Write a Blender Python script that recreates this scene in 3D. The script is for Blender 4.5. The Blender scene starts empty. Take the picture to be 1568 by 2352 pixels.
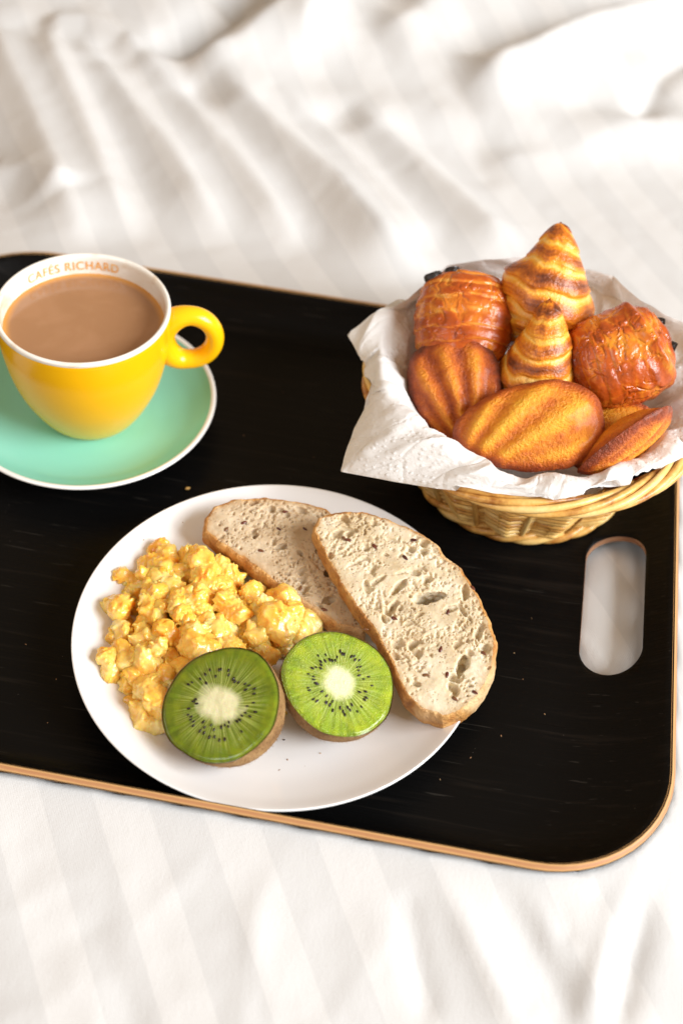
import bpy, math, random
import numpy as np
import openvdb as vdb
from mathutils import Matrix, Vector

# ------------------------------------------------------------------ camera, light, exposure
# all lengths below are in centimetres and scaled to metres when a mesh is built
CM = 0.01
SC = bpy.context.scene
COL = SC.collection
FPX, HC, PIT, ROLL = 3247.9, 57.503, 0.827, 0.0888      # lens, height, pitch, roll of the photograph (picture 1568 x 2352)
_c, _s = math.cos(ROLL), math.sin(ROLL)
def im(dx, dy):
    """world direction of a step in the picture (x right, y down)"""
    a = _c*dx + _s*dy; b = -_s*dx + _c*dy
    return np.array([a, -b*math.sin(PIT), -b*math.cos(PIT)])
FWD = np.array([0, math.cos(PIT), -math.sin(PIT)])
CAMP = np.array([0, 0, HC])
def ray(x, y): return im(x-784, y-1176) + FPX*FWD
def vdir(x, y): r = ray(x, y); return r/np.linalg.norm(r)
def un(x, y, z): r = ray(x, y); return CAMP + r*((z-HC)/r[2])
def uy(x, y, Y): r = ray(x, y); return CAMP + r*(Y/r[1])
def unit(v): v = np.asarray(v, float); return v/np.linalg.norm(v)

cam_d = bpy.data.cameras.new('camera'); cam = bpy.data.objects.new('camera', cam_d); COL.objects.link(cam)
cam_d.sensor_fit = 'VERTICAL'; cam_d.sensor_height = 36; cam_d.sensor_width = 24
cam_d.lens = FPX/2352*36
cam_d.clip_start = 0.01; cam_d.clip_end = 50
X_, Y_, Z_ = im(1, 0), im(0, -1), -FWD
cam.matrix_world = Matrix(((X_[0], Y_[0], Z_[0], 0), (X_[1], Y_[1], Z_[1], 0), (X_[2], Y_[2], Z_[2], HC*CM), (0, 0, 0, 1)))
cam_d.dof.use_dof = True; cam_d.dof.focus_distance = 0.69; cam_d.dof.aperture_fstop = 5.2
SC.camera = cam

W = bpy.data.worlds.new('World'); SC.world = W; W.use_nodes = True
bg = W.node_tree.nodes['Background']; bg.inputs[0].default_value = (1.0, 0.69, 0.40, 1); bg.inputs[1].default_value = 0.42
def area(name, loc, target, size, power, color):
    l = bpy.data.lights.new(name, 'AREA'); l.shape = 'RECTANGLE'; l.size, l.size_y = size; l.energy = power; l.color = color
    o = bpy.data.objects.new(name, l); COL.objects.link(o); o.location = loc
    d = Vector(target)-Vector(loc); o.rotation_euler = d.to_track_quat('-Z', 'Y').to_euler(); return o
area('window_light', (3.3, -0.75, 2.2), (0, 0.5, 0), (2.5, 2.1), 290, (0.92, 0.965, 1.0))
area('far_window_light', (-1.6, -0.9, 1.7), (0, 0.45, 0), (0.9, 1.2), 13, (0.80, 0.89, 1.0))
SC.view_settings.view_transform = 'Standard'; SC.view_settings.look = 'None'
SC.view_settings.exposure = 0.27; SC.view_settings.gamma = 1.0
SC.cycles.use_denoising = True
SC.cycles.max_bounces = 10

# ------------------------------------------------------------------ helpers
rng = np.random.default_rng(7)
def _hash(ix, iy, iz, seed):
    h = (ix.astype(np.int64)*374761393 + iy.astype(np.int64)*668265263 + iz.astype(np.int64)*2147483647 + seed*974711) & 0xffffffff
    h = ((h ^ (h >> 13))*1274126177) & 0xffffffff
    h = ((h ^ (h >> 16))*2246822519) & 0xffffffff
    return (h ^ (h >> 15)) & 0xffffffff
def vnoise(x, y, z, seed=0):
    """gradient noise, about -1..1"""
    x, y, z = np.broadcast_arrays(np.asarray(x, np.float32), np.asarray(y, np.float32), np.asarray(z, np.float32))
    ix, iy, iz = np.floor(x), np.floor(y), np.floor(z)
    ax, ay, az = x-ix, y-iy, z-iz
    fx, fy, fz = [f*f*f*(f*(f*6-15)+10) for f in (ax, ay, az)]
    r = 0
    for dx in (0, 1):
        for dy in (0, 1):
            for dz in (0, 1):
                w = (fx if dx else 1-fx)*(fy if dy else 1-fy)*(fz if dz else 1-fz)
                h = _hash(ix+dx, iy+dy, iz+dz, seed)
                g = ((h & 1023).astype(np.float32)-511.5)*(ax-dx)+(((h >> 10) & 1023).astype(np.float32)-511.5)*(ay-dy)+(((h >> 20) & 1023).astype(np.float32)-511.5)*(az-dz)
                r = r + w*g
    return r*(1.45/511.5)
def fbm(x, y, z, oct=3, seed=0):
    r, a, t = 0, 1.0, 0
    for o in range(oct):
        r = r + a*vnoise(x*2**o, y*2**o, z*2**o, seed+o*17); t += a; a *= .5
    return r/t
def sstep(a, b, x): t = np.clip((x-a)/(b-a), 0, 1); return t*t*(3-2*t)

def obj(name, V, F, mat, parent=None, smooth=True, attrs=None, uv=None, origin=None):
    """one mesh object; V in world centimetres"""
    V = np.asarray(V, float)
    if parent is not None: o0 = np.array(parent['_o'])
    elif origin is not None: o0 = np.array(origin, float)
    else: o0 = np.zeros(3)
    me = bpy.data.meshes.new(name)
    me.from_pydata(((V-o0)*CM).tolist(), [], F.tolist() if hasattr(F, 'tolist') else F)
    if smooth: me.polygons.foreach_set('use_smooth', [True]*len(me.polygons))
    for m in (mat if isinstance(mat, (list, tuple)) else [mat]): me.materials.append(m)
    if attrs:
        for k, v in attrs.items():
            a = me.attributes.new(k, 'FLOAT', 'POINT'); a.data.foreach_set('value', np.asarray(v, np.float32).ravel())
    if uv is not None:
        l = me.uv_layers.new(name='UVMap'); idx = np.empty(len(me.loops), np.int32); me.loops.foreach_get('vertex_index', idx)
        l.data.foreach_set('uv', np.asarray(uv, np.float32)[idx].ravel())
    me.update()
    o = bpy.data.objects.new(name, me); COL.objects.link(o)
    if parent is not None:
        o.parent = ROOTS[parent['_k']]
        if parent.get('_part'): o.parent = parent['_part']
    else: o.location = o0*CM
    return o
ROOTS = {}
def tag(o, label=None, cat=None, group=None, kind=None):
    if label: o['label'] = label
    if cat: o['category'] = cat
    if group: o['group'] = group
    if kind: o['kind'] = kind
    return o
def thing(name, label, cat, loc, group=None):
    o = bpy.data.objects.new(name, None); COL.objects.link(o); o.empty_display_size = .02
    o.location = Vector(loc)*CM; tag(o, label, cat, group)
    ROOTS[o.name] = o
    return {'_k': o.name, '_o': tuple(loc), 'root': o}
def under(t, part): d = dict(t); d['_part'] = part; return d
def grid_faces(nu, nv, cu=False, cv=False, flip=False):
    i, j = np.meshgrid(np.arange(nu if cu else nu-1), np.arange(nv if cv else nv-1), indexing='ij')
    i2, j2 = (i+1) % nu, (j+1) % nv
    F = np.stack([i*nv+j, i2*nv+j, i2*nv+j2, i*nv+j2], -1).reshape(-1, 4)
    return F[:, ::-1] if flip else F
def smooth_profile(pts, n):
    """Catmull-Rom through the profile points; points repeated twice stay sharp"""
    P = np.array(pts, float); out = []
    for k in range(len(P)-1):
        p1, p2 = P[k], P[k+1]; p0 = P[max(k-1, 0)]; p3 = P[min(k+2, len(P)-1)]
        if np.allclose(p1, p2): continue
        for t in np.linspace(0, 1, n, endpoint=False):
            out.append(.5*((2*p1)+(-p0+p2)*t+(2*p0-5*p1+4*p2-p3)*t*t+(-p0+3*p1-3*p2+p3)*t**3))
    out.append(P[-1]); out = np.array(out); out[:, 0] = np.maximum(out[:, 0], 0.0005); return out
def lathe(prof, cx, cy, n=128, sub=5):
    P = smooth_profile(prof, sub); t = np.linspace(0, 2*np.pi, n, endpoint=False)
    V = np.stack([cx+P[:, 0, None]*np.cos(t), cy+P[:, 0, None]*np.sin(t), P[:, 1, None]+0*t], -1).reshape(-1, 3)
    return V, grid_faces(len(P), n, False, True, True)
def tube(path, rad, n=8, closed=False, up=(0, 0, 1), rad2=None, cap=True):
    """sweep; rad along the side, rad2 along 'up'"""
    P = np.asarray(path, float); m = len(P)
    T = (np.roll(P, -1, 0)-np.roll(P, 1, 0)) if closed else np.gradient(P, axis=0)
    T /= np.linalg.norm(T, axis=1, keepdims=True)
    up = np.broadcast_to(np.asarray(up, float), P.shape)
    S = np.cross(T, up); S /= np.linalg.norm(S, axis=1, keepdims=True)
    U = np.cross(S, T)
    r1 = np.broadcast_to(rad, (m,)); r2 = np.broadcast_to(rad if rad2 is None else rad2, (m,))
    t = np.linspace(0, 2*np.pi, n, endpoint=False)
    V = P[:, None]+S[:, None]*(r1[:, None]*np.cos(t))[..., None]+U[:, None]*(r2[:, None]*np.sin(t))[..., None]
    F = grid_faces(m, n, closed, True).tolist(); V = V.reshape(-1, 3)
    if not closed and cap: F += [list(range(n))[::-1] , [(m-1)*n+k for k in range(n)]]
    return V, F
def sdf_mesh(D, h, org):
    """numpy field -> quads (negative inside)"""
    g = vdb.FloatGrid(1.0); g.copyFromArray(np.ascontiguousarray(D, dtype=np.float32))
    p, t, q = g.convertToPolygons(0.0, 0.0)
    V = np.asarray(p, float)*h+np.asarray(org); F = np.asarray(q, np.int64)
    a, b, c = V[F[:, 0]], V[F[:, 1]], V[F[:, 2]]; d = V[F[:, 3]]
    vol = np.einsum('ij,ij->i', a, np.cross(b, c)).sum()+np.einsum('ij,ij->i', a, np.cross(c, d)).sum()
    return V, (F if vol > 0 else F[:, ::-1])
def submesh(V, F, mask):
    F2 = F[mask]; u, inv = np.unique(F2, return_inverse=True)
    return V[u], inv.reshape(F2.shape), u
def frame(ex, ez):
    ez = unit(ez); ex = np.asarray(ex, float); ex = unit(ex-ez*np.dot(ex, ez)); return np.stack([ex, np.cross(ez, ex), ez])   # rows
def ellipsoid(c, M, r, nu=10, nv=12):
    a = np.linspace(0.02, np.pi-.02, nu); b = np.linspace(0, 2*np.pi, nv, endpoint=False)
    L = np.stack([np.cos(a)[:, None]+0*b, np.sin(a)[:, None]*np.cos(b), np.sin(a)[:, None]*np.sin(b)], -1).reshape(-1, 3)*np.array(r)
    return np.asarray(c)+L@M, grid_faces(nu, nv, False, True)

# ---- materials
def nd(nt, t, ins=None, **props):
    n = nt.nodes.new(t)
    for k, v in props.items(): setattr(n, k, v)
    for k, v in (ins or {}).items():
        s = n.inputs[k]
        if isinstance(v, bpy.types.NodeSocket): nt.links.new(v, s)
        else: s.default_value = v
    return n
def mat(name, color=(.8, .8, .8), rough=.5, **kw):
    m = bpy.data.materials.new(name); m.use_nodes = True; nt = m.node_tree; b = nt.nodes['Principled BSDF']
    b.inputs['Base Color'].default_value = (*color, 1); b.inputs['Roughness'].default_value = rough
    for k, v in kw.items(): b.inputs[k.replace('_', ' ')].default_value = v
    return m, nt, b
def oco(nt): return nd(nt, 'ShaderNodeTexCoord').outputs['Object']
def mapv(nt, v, scale=(1, 1, 1), rot=(0, 0, 0), loc=(0, 0, 0)):
    return nd(nt, 'ShaderNodeMapping', {'Vector': v, 'Scale': scale, 'Rotation': rot, 'Location': loc}).outputs[0]
def noise(nt, v, scale, detail=3, rough=.55, dist=0):
    return nd(nt, 'ShaderNodeTexNoise', {'Vector': v, 'Scale': scale, 'Detail': detail, 'Roughness': rough, 'Distortion': dist}).outputs['Fac']
def voro(nt, v, scale, feature='F1', out='Distance', rnd=1.0):
    n = nd(nt, 'ShaderNodeTexVoronoi', feature=feature); nt.links.new(v, n.inputs['Vector']); n.inputs['Scale'].default_value = scale
    n.inputs['Randomness'].default_value = rnd; return n.outputs[out]
def ramp(nt, fac, stops):
    r = nd(nt, 'ShaderNodeValToRGB'); nt.links.new(fac, r.inputs[0]); e = r.color_ramp.elements
    while len(e) < len(stops): e.new(.5)
    for el, (p, c) in zip(e, stops): el.position = p; el.color = (*c, 1) if not isinstance(c, (int, float)) else (c, c, c, 1)
    return r.outputs['Color']
def math_(nt, op, a, b=None, c=None):
    n = nd(nt, 'ShaderNodeMath', operation=op)
    for i, v in enumerate((a, b, c)):
        if v is None: continue
        if isinstance(v, bpy.types.NodeSocket): nt.links.new(v, n.inputs[i])
        else: n.inputs[i].default_value = v
    return n.outputs[0]
def mix(nt, f, a, b, blend='MIX'):
    n = nd(nt, 'ShaderNodeMix', data_type='RGBA', blend_type=blend)
    for k, v in ((0, f), (6, a), (7, b)):
        s = n.inputs[k]
        if isinstance(v, bpy.types.NodeSocket): nt.links.new(v, s)
        else: s.default_value = v if k == 0 else ((*v, 1) if not isinstance(v, (int, float)) else (v, v, v, 1))
    return n.outputs[2]
def bump(nt, h, dist=.001, strength=1.0, normal=None):
    n = nd(nt, 'ShaderNodeBump', {'Height': h, 'Distance': dist, 'Strength': strength})
    if normal is not None: nt.links.new(normal, n.inputs['Normal'])
    return n.outputs[0]
def attr(nt, name): return nd(nt, 'ShaderNodeAttribute', attribute_name=name).outputs['Fac']
def setc(nt, b, **kw):
    for k, v in kw.items():
        s = b.inputs[k.replace('_', ' ')]
        if isinstance(v, bpy.types.NodeSocket): nt.links.new(v, s)
        else: s.default_value = v

# ================================================================== BED LINEN
TA = -0.107
TDX = np.array([math.cos(TA), math.sin(TA)]); TN = np.array([-math.sin(TA), math.cos(TA)])
TC = (-10.17, 50.09); THA, THB, TRAD = 22.45, 18.02, 6.0       # tray centre (along, across), half sizes, corner radius
def t2w(u, v): return u*TDX[0]+v*TN[0], u*TDX[1]+v*TN[1]
BEDZ = -0.62
def rr_sdf(u, v, a, b, r):
    qx, qy = np.abs(u)-a+r, np.abs(v)-b+r
    return np.hypot(np.maximum(qx, 0), np.maximum(qy, 0))+np.minimum(np.maximum(qx, qy), 0)-r
def seg_dist(x, y, pts):
    """distance to a polyline, signed by side (+ on its right), and the run 0..1 along it"""
    P = np.array(pts); best = np.full(x.shape, 1e9); sg = np.zeros(x.shape); run = np.zeros(x.shape)
    L = np.r_[0, np.cumsum(np.hypot(*np.diff(P, axis=0).T))]
    for k in range(len(P)-1):
        a, b = P[k], P[k+1]; d = b-a; l2 = d@d
        t = np.clip(((x-a[0])*d[0]+(y-a[1])*d[1])/l2, 0, 1)
        px, py = x-a[0]-t*d[0], y-a[1]-t*d[1]; dd = np.hypot(px, py); m = dd < best
        best[m] = dd[m]; sg[m] = np.sign(px*d[1]-py*d[0])[m]; run[m] = ((L[k]+t*(L[k+1]-L[k]))/L[-1])[m]
    return best, sg, run
def px(*pts): return [un(a, b, BEDZ)[:2] for a, b in pts]
FOLDS = [  # picture points, height, width on its left, width on its right
    (px((-30, 60), (60, 250), (130, 430), (175, 560), (185, 640)), 1.0, 1.8, 2.6),
    (px((95, 90), (175, 270), (240, 430), (310, 600)), 1.1, 1.3, 2.6),
    (px((160, 110), (265, 235), (400, 400), (520, 600)), 1.15, 1.5, 3.0),
    (px((290, 140), (430, 280), (560, 420), (690, 620)), 0.9, 1.4, 3.0),
    (px((500, 225), (620, 330), (784, 480), (960, 690)), 1.45, 1.9, 2.8),
    (px((640, 250), (760, 345), (880, 470), (1000, 600)), 0.55, 1.2, 2.4),
    (px((800, 280), (960, 400), (1094, 520), (1200, 620)), 0.95, 1.6, 2.4),
    (px((1100, 420), (1200, 520), (1300, 640)), 0.3, 1.5, 2.5),
    (px((-40, 430), (60, 440), (120, 470), (150, 510)), 0.7, 2.0, 1.5),
    (px((330, 150), (430, 150), (560, 95), (700, 5), (760, -60)), -1.9, 1.8, 1.5),
    (px((500, 80), (600, 20), (680, -60)), -1.3, 1.5, 1.5),
    (px((420, 210), (560, 180), (680, 120), (760, 20)), 1.2, 2.2, 3.0),
    (px((690, 200), (720, 90), (790, 0)), 0.9, 1.6, 2.2),
    (px((100, 100), (210, 105), (290, 140), (330, 175)), 0.7, 1.2, 1.4),
    (px((1040, 275), (1200, 235), (1400, 150), (1600, 100)), 1.7, 2.6, 2.2),
    (px((1000, 215), (1150, 170), (1330, 110), (1600, 40)), -0.9, 2.2, 2.2),
    (px((1440, 330), (1500, 240), (1600, 190)), -1.0, 1.2, 1.4),
    (px((850, 180), (960, 140), (1010, 60), (1200, 30)), 0.9, 2.5, 2.5),
    (px((1100, 385), (1300, 370), (1450, 330), (1600, 330)), 0.8, 2.0, 2.0),
    (px((780, 45), (930, 70), (1060, 40)), -0.6, 1.5, 1.5),
    # in front of the tray
    (px((935, 1940), (1000, 2060), (1090, 2220), (1200, 2420)), 0.55, 0.55, 0.65),
    (px((920, 2080), (945, 2200), (985, 2380)), -0.40, 0.6, 0.6),
    (px((1080, 1990), (1150, 2110), (1230, 2230), (1310, 2400)), -0.62, 0.9, 0.7),
    (px((1120, 1980), (1200, 2100), (1290, 2240)), 0.38, 0.6, 0.6),
    (px((1210, 2060), (1270, 2160), (1300, 2220)), -0.45, 0.5, 0.55),
    (px((1470, 1940), (1410, 2110), (1355, 2290), (1330, 2420)), 0.55, 1.2, 0.55),
    (px((1525, 1930), (1465, 2100), (1415, 2330), (1400, 2420)), -1.0, 0.65, 0.7),
    (px((1355, 1980), (1370, 2060), (1340, 2140)), -0.55, 0.6, 0.6),
    (px((200, 2130), (260, 2260), (330, 2400)), -0.20, 0.9, 0.9),
    (px((560, 2100), (590, 2230), (650, 2380)), 0.15, 0.5, 0.6),
]
ROLLP = px((-400, 30), (-60, 55), (150, 95), (300, 145), (450, 215), (640, 258), (800, 272), (1000, 305), (1250, 330), (1600, 340), (2100, 300))
def sheet_z(x, y):
    wx = x+1.6*fbm(x*.12, y*.12, 3.1, 2, 5); wy = y+1.6*fbm(x*.12, y*.12, 9.4, 2, 6)
    z = np.zeros(x.shape)
    for pts, h, wl, wr in FOLDS:
        d, sg, run = seg_dist(wx*.12+x*.88, wy*.12+y*.88, pts)
        w = np.where(sg > 0, wr, wl); fade = sstep(-.02, .16, run)*sstep(1.02, .8, run)
        z += (.85 if pts[0][0] > 6 and pts[0][1] > 55 else 1.5 if pts[0][1] > 55 else .62)*h*np.exp(-(d/w)**1.5)*fade
    d, sg, run = seg_dist(x, y, ROLLP)
    z += 3.0*sstep(-2.5, 7, np.where(sg < 0, d, -d)) + .9*np.exp(-((d)/2.0)**2)
    far = sstep(84, 100, y)
    z += far*(.35*fbm(wx*.10, wy*.13, 0, 3, 21)+.35*(.5-np.abs(vnoise(wx*.13+.03*wy, wy*.16, 2, 33))))
    z += .08*fbm(wx*.16, wy*.16, 0, 3, 11)+.05*fbm(wx*.7, wy*.7, 0, 2, 15)
    n1_ = vnoise(wx*.10+.05*wy, wy*.09, 4, 81); n2_ = vnoise(wx*.16-.06*wy, wy*.07, 8, 82)
    z += (.8-.7*sstep(62, 72, y))*(.15*np.clip(1-np.abs(n1_)*3.2, 0, 1)**2+.11*np.clip(1-np.abs(n2_)*3.0, 0, 1)**2)
    # straight fine wrinkles along the stripes
    s = x*.903+y*.429
    z += .06*vnoise(s*.55, (y*.9-x*.43)*.05, 0, 44)*sstep(70, 60, y)
    du, dv = x*TDX[0]+y*TDX[1]-TC[0], x*TN[0]+y*TN[1]-TC[1]
    sd = rr_sdf(du, dv, THA, THB, TRAD)
    k = sstep(.2, 4.0, sd)                        # the soft bed gives under the tray and swells round its rim
    d, sg, run = seg_dist(x, y, px((1300, 1440), (1380, 1530), (1450, 1600)))
    k2 = .62*np.exp(-(np.hypot((du-19.9)*1.5, (dv+1.1)*.68)/3.3)**4)+.16*np.exp(-(d/.25)**2)+.06*fbm(x*.5, y*.5, 0, 2, 60)*sstep(0, -2, sd)+.10*sstep(-1.5, 0, sd)
    z = BEDZ+z*k+(k2-.10)*(1-k)+np.where(sd > 0, 2.3*np.exp(-(np.clip(sd, 0, 50)/7.0)**1.3), 2.3*np.clip(1+sd/1.0, 0, 1)**2)
    return z
xs = np.r_[np.linspace(-130, -48, 60, endpoint=False), np.arange(-48, 48, .34), np.linspace(48, 130, 60)]
ys = np.r_[np.linspace(-40, 12, 50, endpoint=False), np.arange(12, 60, .3), np.arange(60, 128, .36), np.linspace(128, 230, 70)]
gx, gy = np.meshgrid(xs, ys, indexing='ij')
V = np.stack([gx, gy, sheet_z(gx, gy)], -1).reshape(-1, 3)
m, nt, b = mat('white_striped_satin', (.82, .80, .78), .7)
co = oco(nt)
sep = nd(nt, 'ShaderNodeSeparateXYZ', {0: mapv(nt, co, rot=(0, 0, -math.atan2(.429, .903)))}).outputs
wob = math_(nt, 'MULTIPLY_ADD', noise(nt, mapv(nt, co, (4, 4, 4)), 1.0, 2), .006, -.003)
st = math_(nt, 'FRACT', math_(nt, 'MULTIPLY_ADD', math_(nt, 'ADD', sep[0], wob), 1/.0434, 100-.0295/.0434))
tri = math_(nt, 'ABSOLUTE', math_(nt, 'SUBTRACT', st, .5))          # <.25 : middle
stripe = nd(nt, 'ShaderNodeMapRange', {0: math_(nt, 'ABSOLUTE', math_(nt, 'SUBTRACT', math_(nt, 'FRACT', math_(nt, 'ADD', st, .25)), .5)), 1: .242, 2: .258}).outputs[0]
setc(nt, b, Base_Color=mix(nt, stripe, (.57, .57, .57), (.625, .624, .623)), Roughness=math_(nt, 'MULTIPLY_ADD', stripe, -.28, .75),
     Sheen_Weight=.15, Specular_IOR_Level=.35)
weave = nd(nt, 'ShaderNodeTexWave', {'Vector': mapv(nt, co, rot=(0, 0, -.44)), 'Scale': 320.0, 'Distortion': 1.5, 'Detail': 1.0}).outputs['Fac']
fine = noise(nt, co, 900, 3, .7)
cre = noise(nt, mapv(nt, co, (1, .5, 1), rot=(0, 0, .3)), 55, 4, .6)
setc(nt, b, Normal=bump(nt, math_(nt, 'ADD', math_(nt, 'ADD', math_(nt, 'MULTIPLY', weave, .06), math_(nt, 'MULTIPLY', fine, .25)), math_(nt, 'MULTIPLY', cre, .55)), .0012, .55))
tag(obj('bed_sheet', V, grid_faces(len(xs), len(ys), flip=False), m), 'white striped satin bed linen with soft folds', None, None, 'structure')

# ================================================================== TRAY
def rrect(a, b, r, n=14, ns=24):
    pts = []
    for cx_, cy_, a0 in ((a-r, b-r, 0), (-a+r, b-r, 90), (-a+r, -b+r, 180), (a-r, -b+r, 270)):
        for k in range(n+1):
            t = math.radians(a0+90*k/n); pts.append((cx_+r*math.cos(t), cy_+r*math.sin(t)))
    P = np.array(pts); out = []
    for k in range(4*(n+1)):
        out.append(P[k])
        if k % (n+1) == n:
            q = P[(k+1) % len(P)]
            for t in range(1, ns): out.append(P[k]+(q-P[k])*t/ns)
    return np.array(out)
RZ = 2.2; WX, WY = 5.6, 2.3; TH = .36
def tring(t, z):
    r = TRAD-(TRAD-4.2)*t
    R = rrect(THA-WX*t, THB-WY*t, max(r, .5)); u, v = R[:, 0]+TC[0], R[:, 1]+TC[1]
    x, y = t2w(u, v); return np.stack([x, y, np.full(len(x), z)], -1)
ts = np.linspace(0, 1, 15)
prof = [(t, RZ*(1-t)**2.1) for t in ts]
top = [tring(t, z) for t, z in prof]
for f in (.75, .5, .25, .08): top.append(np.array([np.r_[(p[:2]-np.array(t2w(*TC)))*f+np.array(t2w(*TC)), 0] for p in top[len(ts)-1]]))
top = np.array(top); nr, nq = top.shape[:2]
# under side: offset along the surface normal
du_ = np.gradient(top, axis=0); dv_ = np.roll(top, -1, 1)-np.roll(top, 1, 1)
Nn = np.cross(du_, dv_); Nn /= np.linalg.norm(Nn, axis=2, keepdims=True)+1e-9
if Nn[nr-2, 0, 2] < 0: Nn = -Nn
bot = top-Nn*TH; bot[len(ts):, :, 2] = -TH
m_black, nt, b = mat('black_lacquered_oak', (.004, .004, .004), .42, Specular_IOR_Level=.10)
co = mapv(nt, oco(nt), rot=(0, 0, -TA))
gr = noise(nt, mapv(nt, co, (9, 260, 60)), 1.0, 5, .65, .15)
pore = ramp(nt, gr, [(.56, 0.), (.66, 1.)])
gr2 = noise(nt, mapv(nt, co, (25, 900, 300)), 1.0, 3, .6)
pr2 = ramp(nt, noise(nt, mapv(nt, co, (28, 560, 300)), 1.0, 2, .5), [(.69, 0.), (.72, 1.)])
dust = ramp(nt, voro(nt, oco(nt), 260), [(.018, 1.), (.05, 0.)])
dm = math_(nt, 'MULTIPLY', dust, ramp(nt, noise(nt, oco(nt), 70, 2), [(.60, 0.), (.64, 1.)]))
setc(nt, b, Base_Color=mix(nt, math_(nt, 'MAXIMUM', math_(nt, 'MULTIPLY', dm, .35), math_(nt, 'MULTIPLY', pr2, .035)), mix(nt, pore, (.0028, .0027, .0027), (.0075, .0060, .0050)), (.45, .40, .33)),
     Roughness=math_(nt, 'MULTIPLY_ADD', gr, .4, .16), Normal=bump(nt, math_(nt, 'ADD', math_(nt, 'MULTIPLY', gr, -.8), math_(nt, 'MULTIPLY', gr2, -.4)), .0009, .5))
m_ply, nt, b = mat('plywood_edge', (.6, .35, .16), .55)
pv = attr(nt, 'ply')
co = oco(nt)
grn = noise(nt, mapv(nt, co, (60, 60, 60)), 1.0, 4, .65)
lay = ramp(nt, math_(nt, 'ADD', pv, math_(nt, 'MULTIPLY_ADD', noise(nt, co, 70, 2), .16, -.08)), [(0, (.56, .32, .12)), (.24, (.62, .37, .15)), (.34, (.36, .155, .065)), (.66, (.40, .175, .075)), (.76, (.60, .34, .13)), (1, (.50, .27, .10))])
dk = ramp(nt, noise(nt, mapv(nt, co, (1, 1, 1)), 45, 4, .7), [(.66, 0.), (.76, 1.)])
setc(nt, b, Base_Color=mix(nt, math_(nt, 'MULTIPLY', dk, .7), mix(nt, math_(nt, 'MULTIPLY', grn, .5), lay, (.50, .27, .11)), (.10, .05, .03)), Normal=bump(nt, grn, .0006, .5))
m_hole, nt, b = mat('sawn_plywood', (.30, .14, .07), .7)
setc(nt, b, Base_Color=ramp(nt, noise(nt, mapv(nt, oco(nt), (20, 20, 400)), 1.0, 3), [(.35, (.20, .085, .04)), (.65, (.40, .21, .11))]))
tray = thing('serving_tray', 'black wooden serving tray with pale plywood edge lying on the bed', 'tray', (*t2w(*TC), -TH))
tray_c = np.array([*t2w(*TC)])
Vt = np.concatenate([top.reshape(-1, 3), bot.reshape(-1, 3), [[*tray_c, 0.0]], [[*tray_c, -TH]]])
NT = nr*nq
Ft = grid_faces(nr, nq, False, True, False).tolist()
Fb = (grid_faces(nr, nq, False, True, True)+NT).tolist()
lastt, lastb = [(nr-1)*nq+k for k in range(nq)], [NT+(nr-1)*nq+k for k in range(nq)]
Ft += [[lastt[k], 2*NT, lastt[(k+1) % nq]][::-1] for k in range(nq)]
Fb += [[lastb[k], 2*NT+1, lastb[(k+1) % nq]] for k in range(nq)]
Fr = [[k, (k+1) % nq, NT+(k+1) % nq, NT+k][::-1] for k in range(nq)]
Fall = Ft+Fb+Fr
board = obj('tray_board', Vt, Fall, [m_black, m_ply], tray)
import bmesh
bm = bmesh.new(); bm.from_mesh(board.data); bmesh.ops.recalc_face_normals(bm, faces=bm.faces); bm.to_mesh(board.data); bm.free()
def hole_cutter(side):
    hu, hl = 1.62, 4.75; pts = []
    for k in range(41):
        t = math.pi*k/40; pts.append((hu*math.cos(t), hl-hu+hu*math.sin(t)))
    for k in range(41):
        t = math.pi+math.pi*k/40; pts.append((hu*math.cos(t), -hl+hu+hu*math.sin(t)))
    P = np.array(pts); n = len(P); Vs = []
    u0, v0 = TC[0]+side*19.72, TC[1]-1.1
    for z, sh in ((4, -2.0), (-4, 2.0)):       # axis square to the sloping end
        x, y = t2w(P[:, 0]+u0+side*sh*.42, P[:, 1]+v0); Vs.append(np.stack([x, y, np.full(n, z)], -1))
    F = [[k, (k+1) % n, n+(k+1) % n, n+k] for k in range(n)]+[list(range(n))[::-1], list(range(n, 2*n))]
    c = obj('cutter', np.concatenate(Vs), F, m_hole, tray, smooth=False)
    bm = bmesh.new(); bm.from_mesh(c.data); bmesh.ops.recalc_face_normals(bm, faces=bm.faces); bm.to_mesh(c.data); bm.free()
    return c
cutters = [hole_cutter(1), hole_cutter(-1)]
for c in cutters:
    md = board.modifiers.new('hole', 'BOOLEAN'); md.operation = 'DIFFERENCE'; md.solver = 'EXACT'; md.object = c
    try: md.material_mode = 'TRANSFER'
    except Exception: pass
bpy.context.view_layer.update()
dg = bpy.context.evaluated_depsgraph_get()
nm = bpy.data.meshes.new_from_object(board.evaluated_get(dg)); board.modifiers.clear(); board.data = nm; nm.name = 'tray_board'
for c in cutters: bpy.data.objects.remove(c)
if 'ply' not in nm.attributes:
    a = nm.attributes.new('ply', 'FLOAT', 'POINT')
    co_ = np.empty(len(nm.vertices)*3, np.float32); nm.vertices.foreach_get('co', co_); a.data.foreach_set('value', (co_.reshape(-1, 3)[:, 2]*180 % 1.0))
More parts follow.
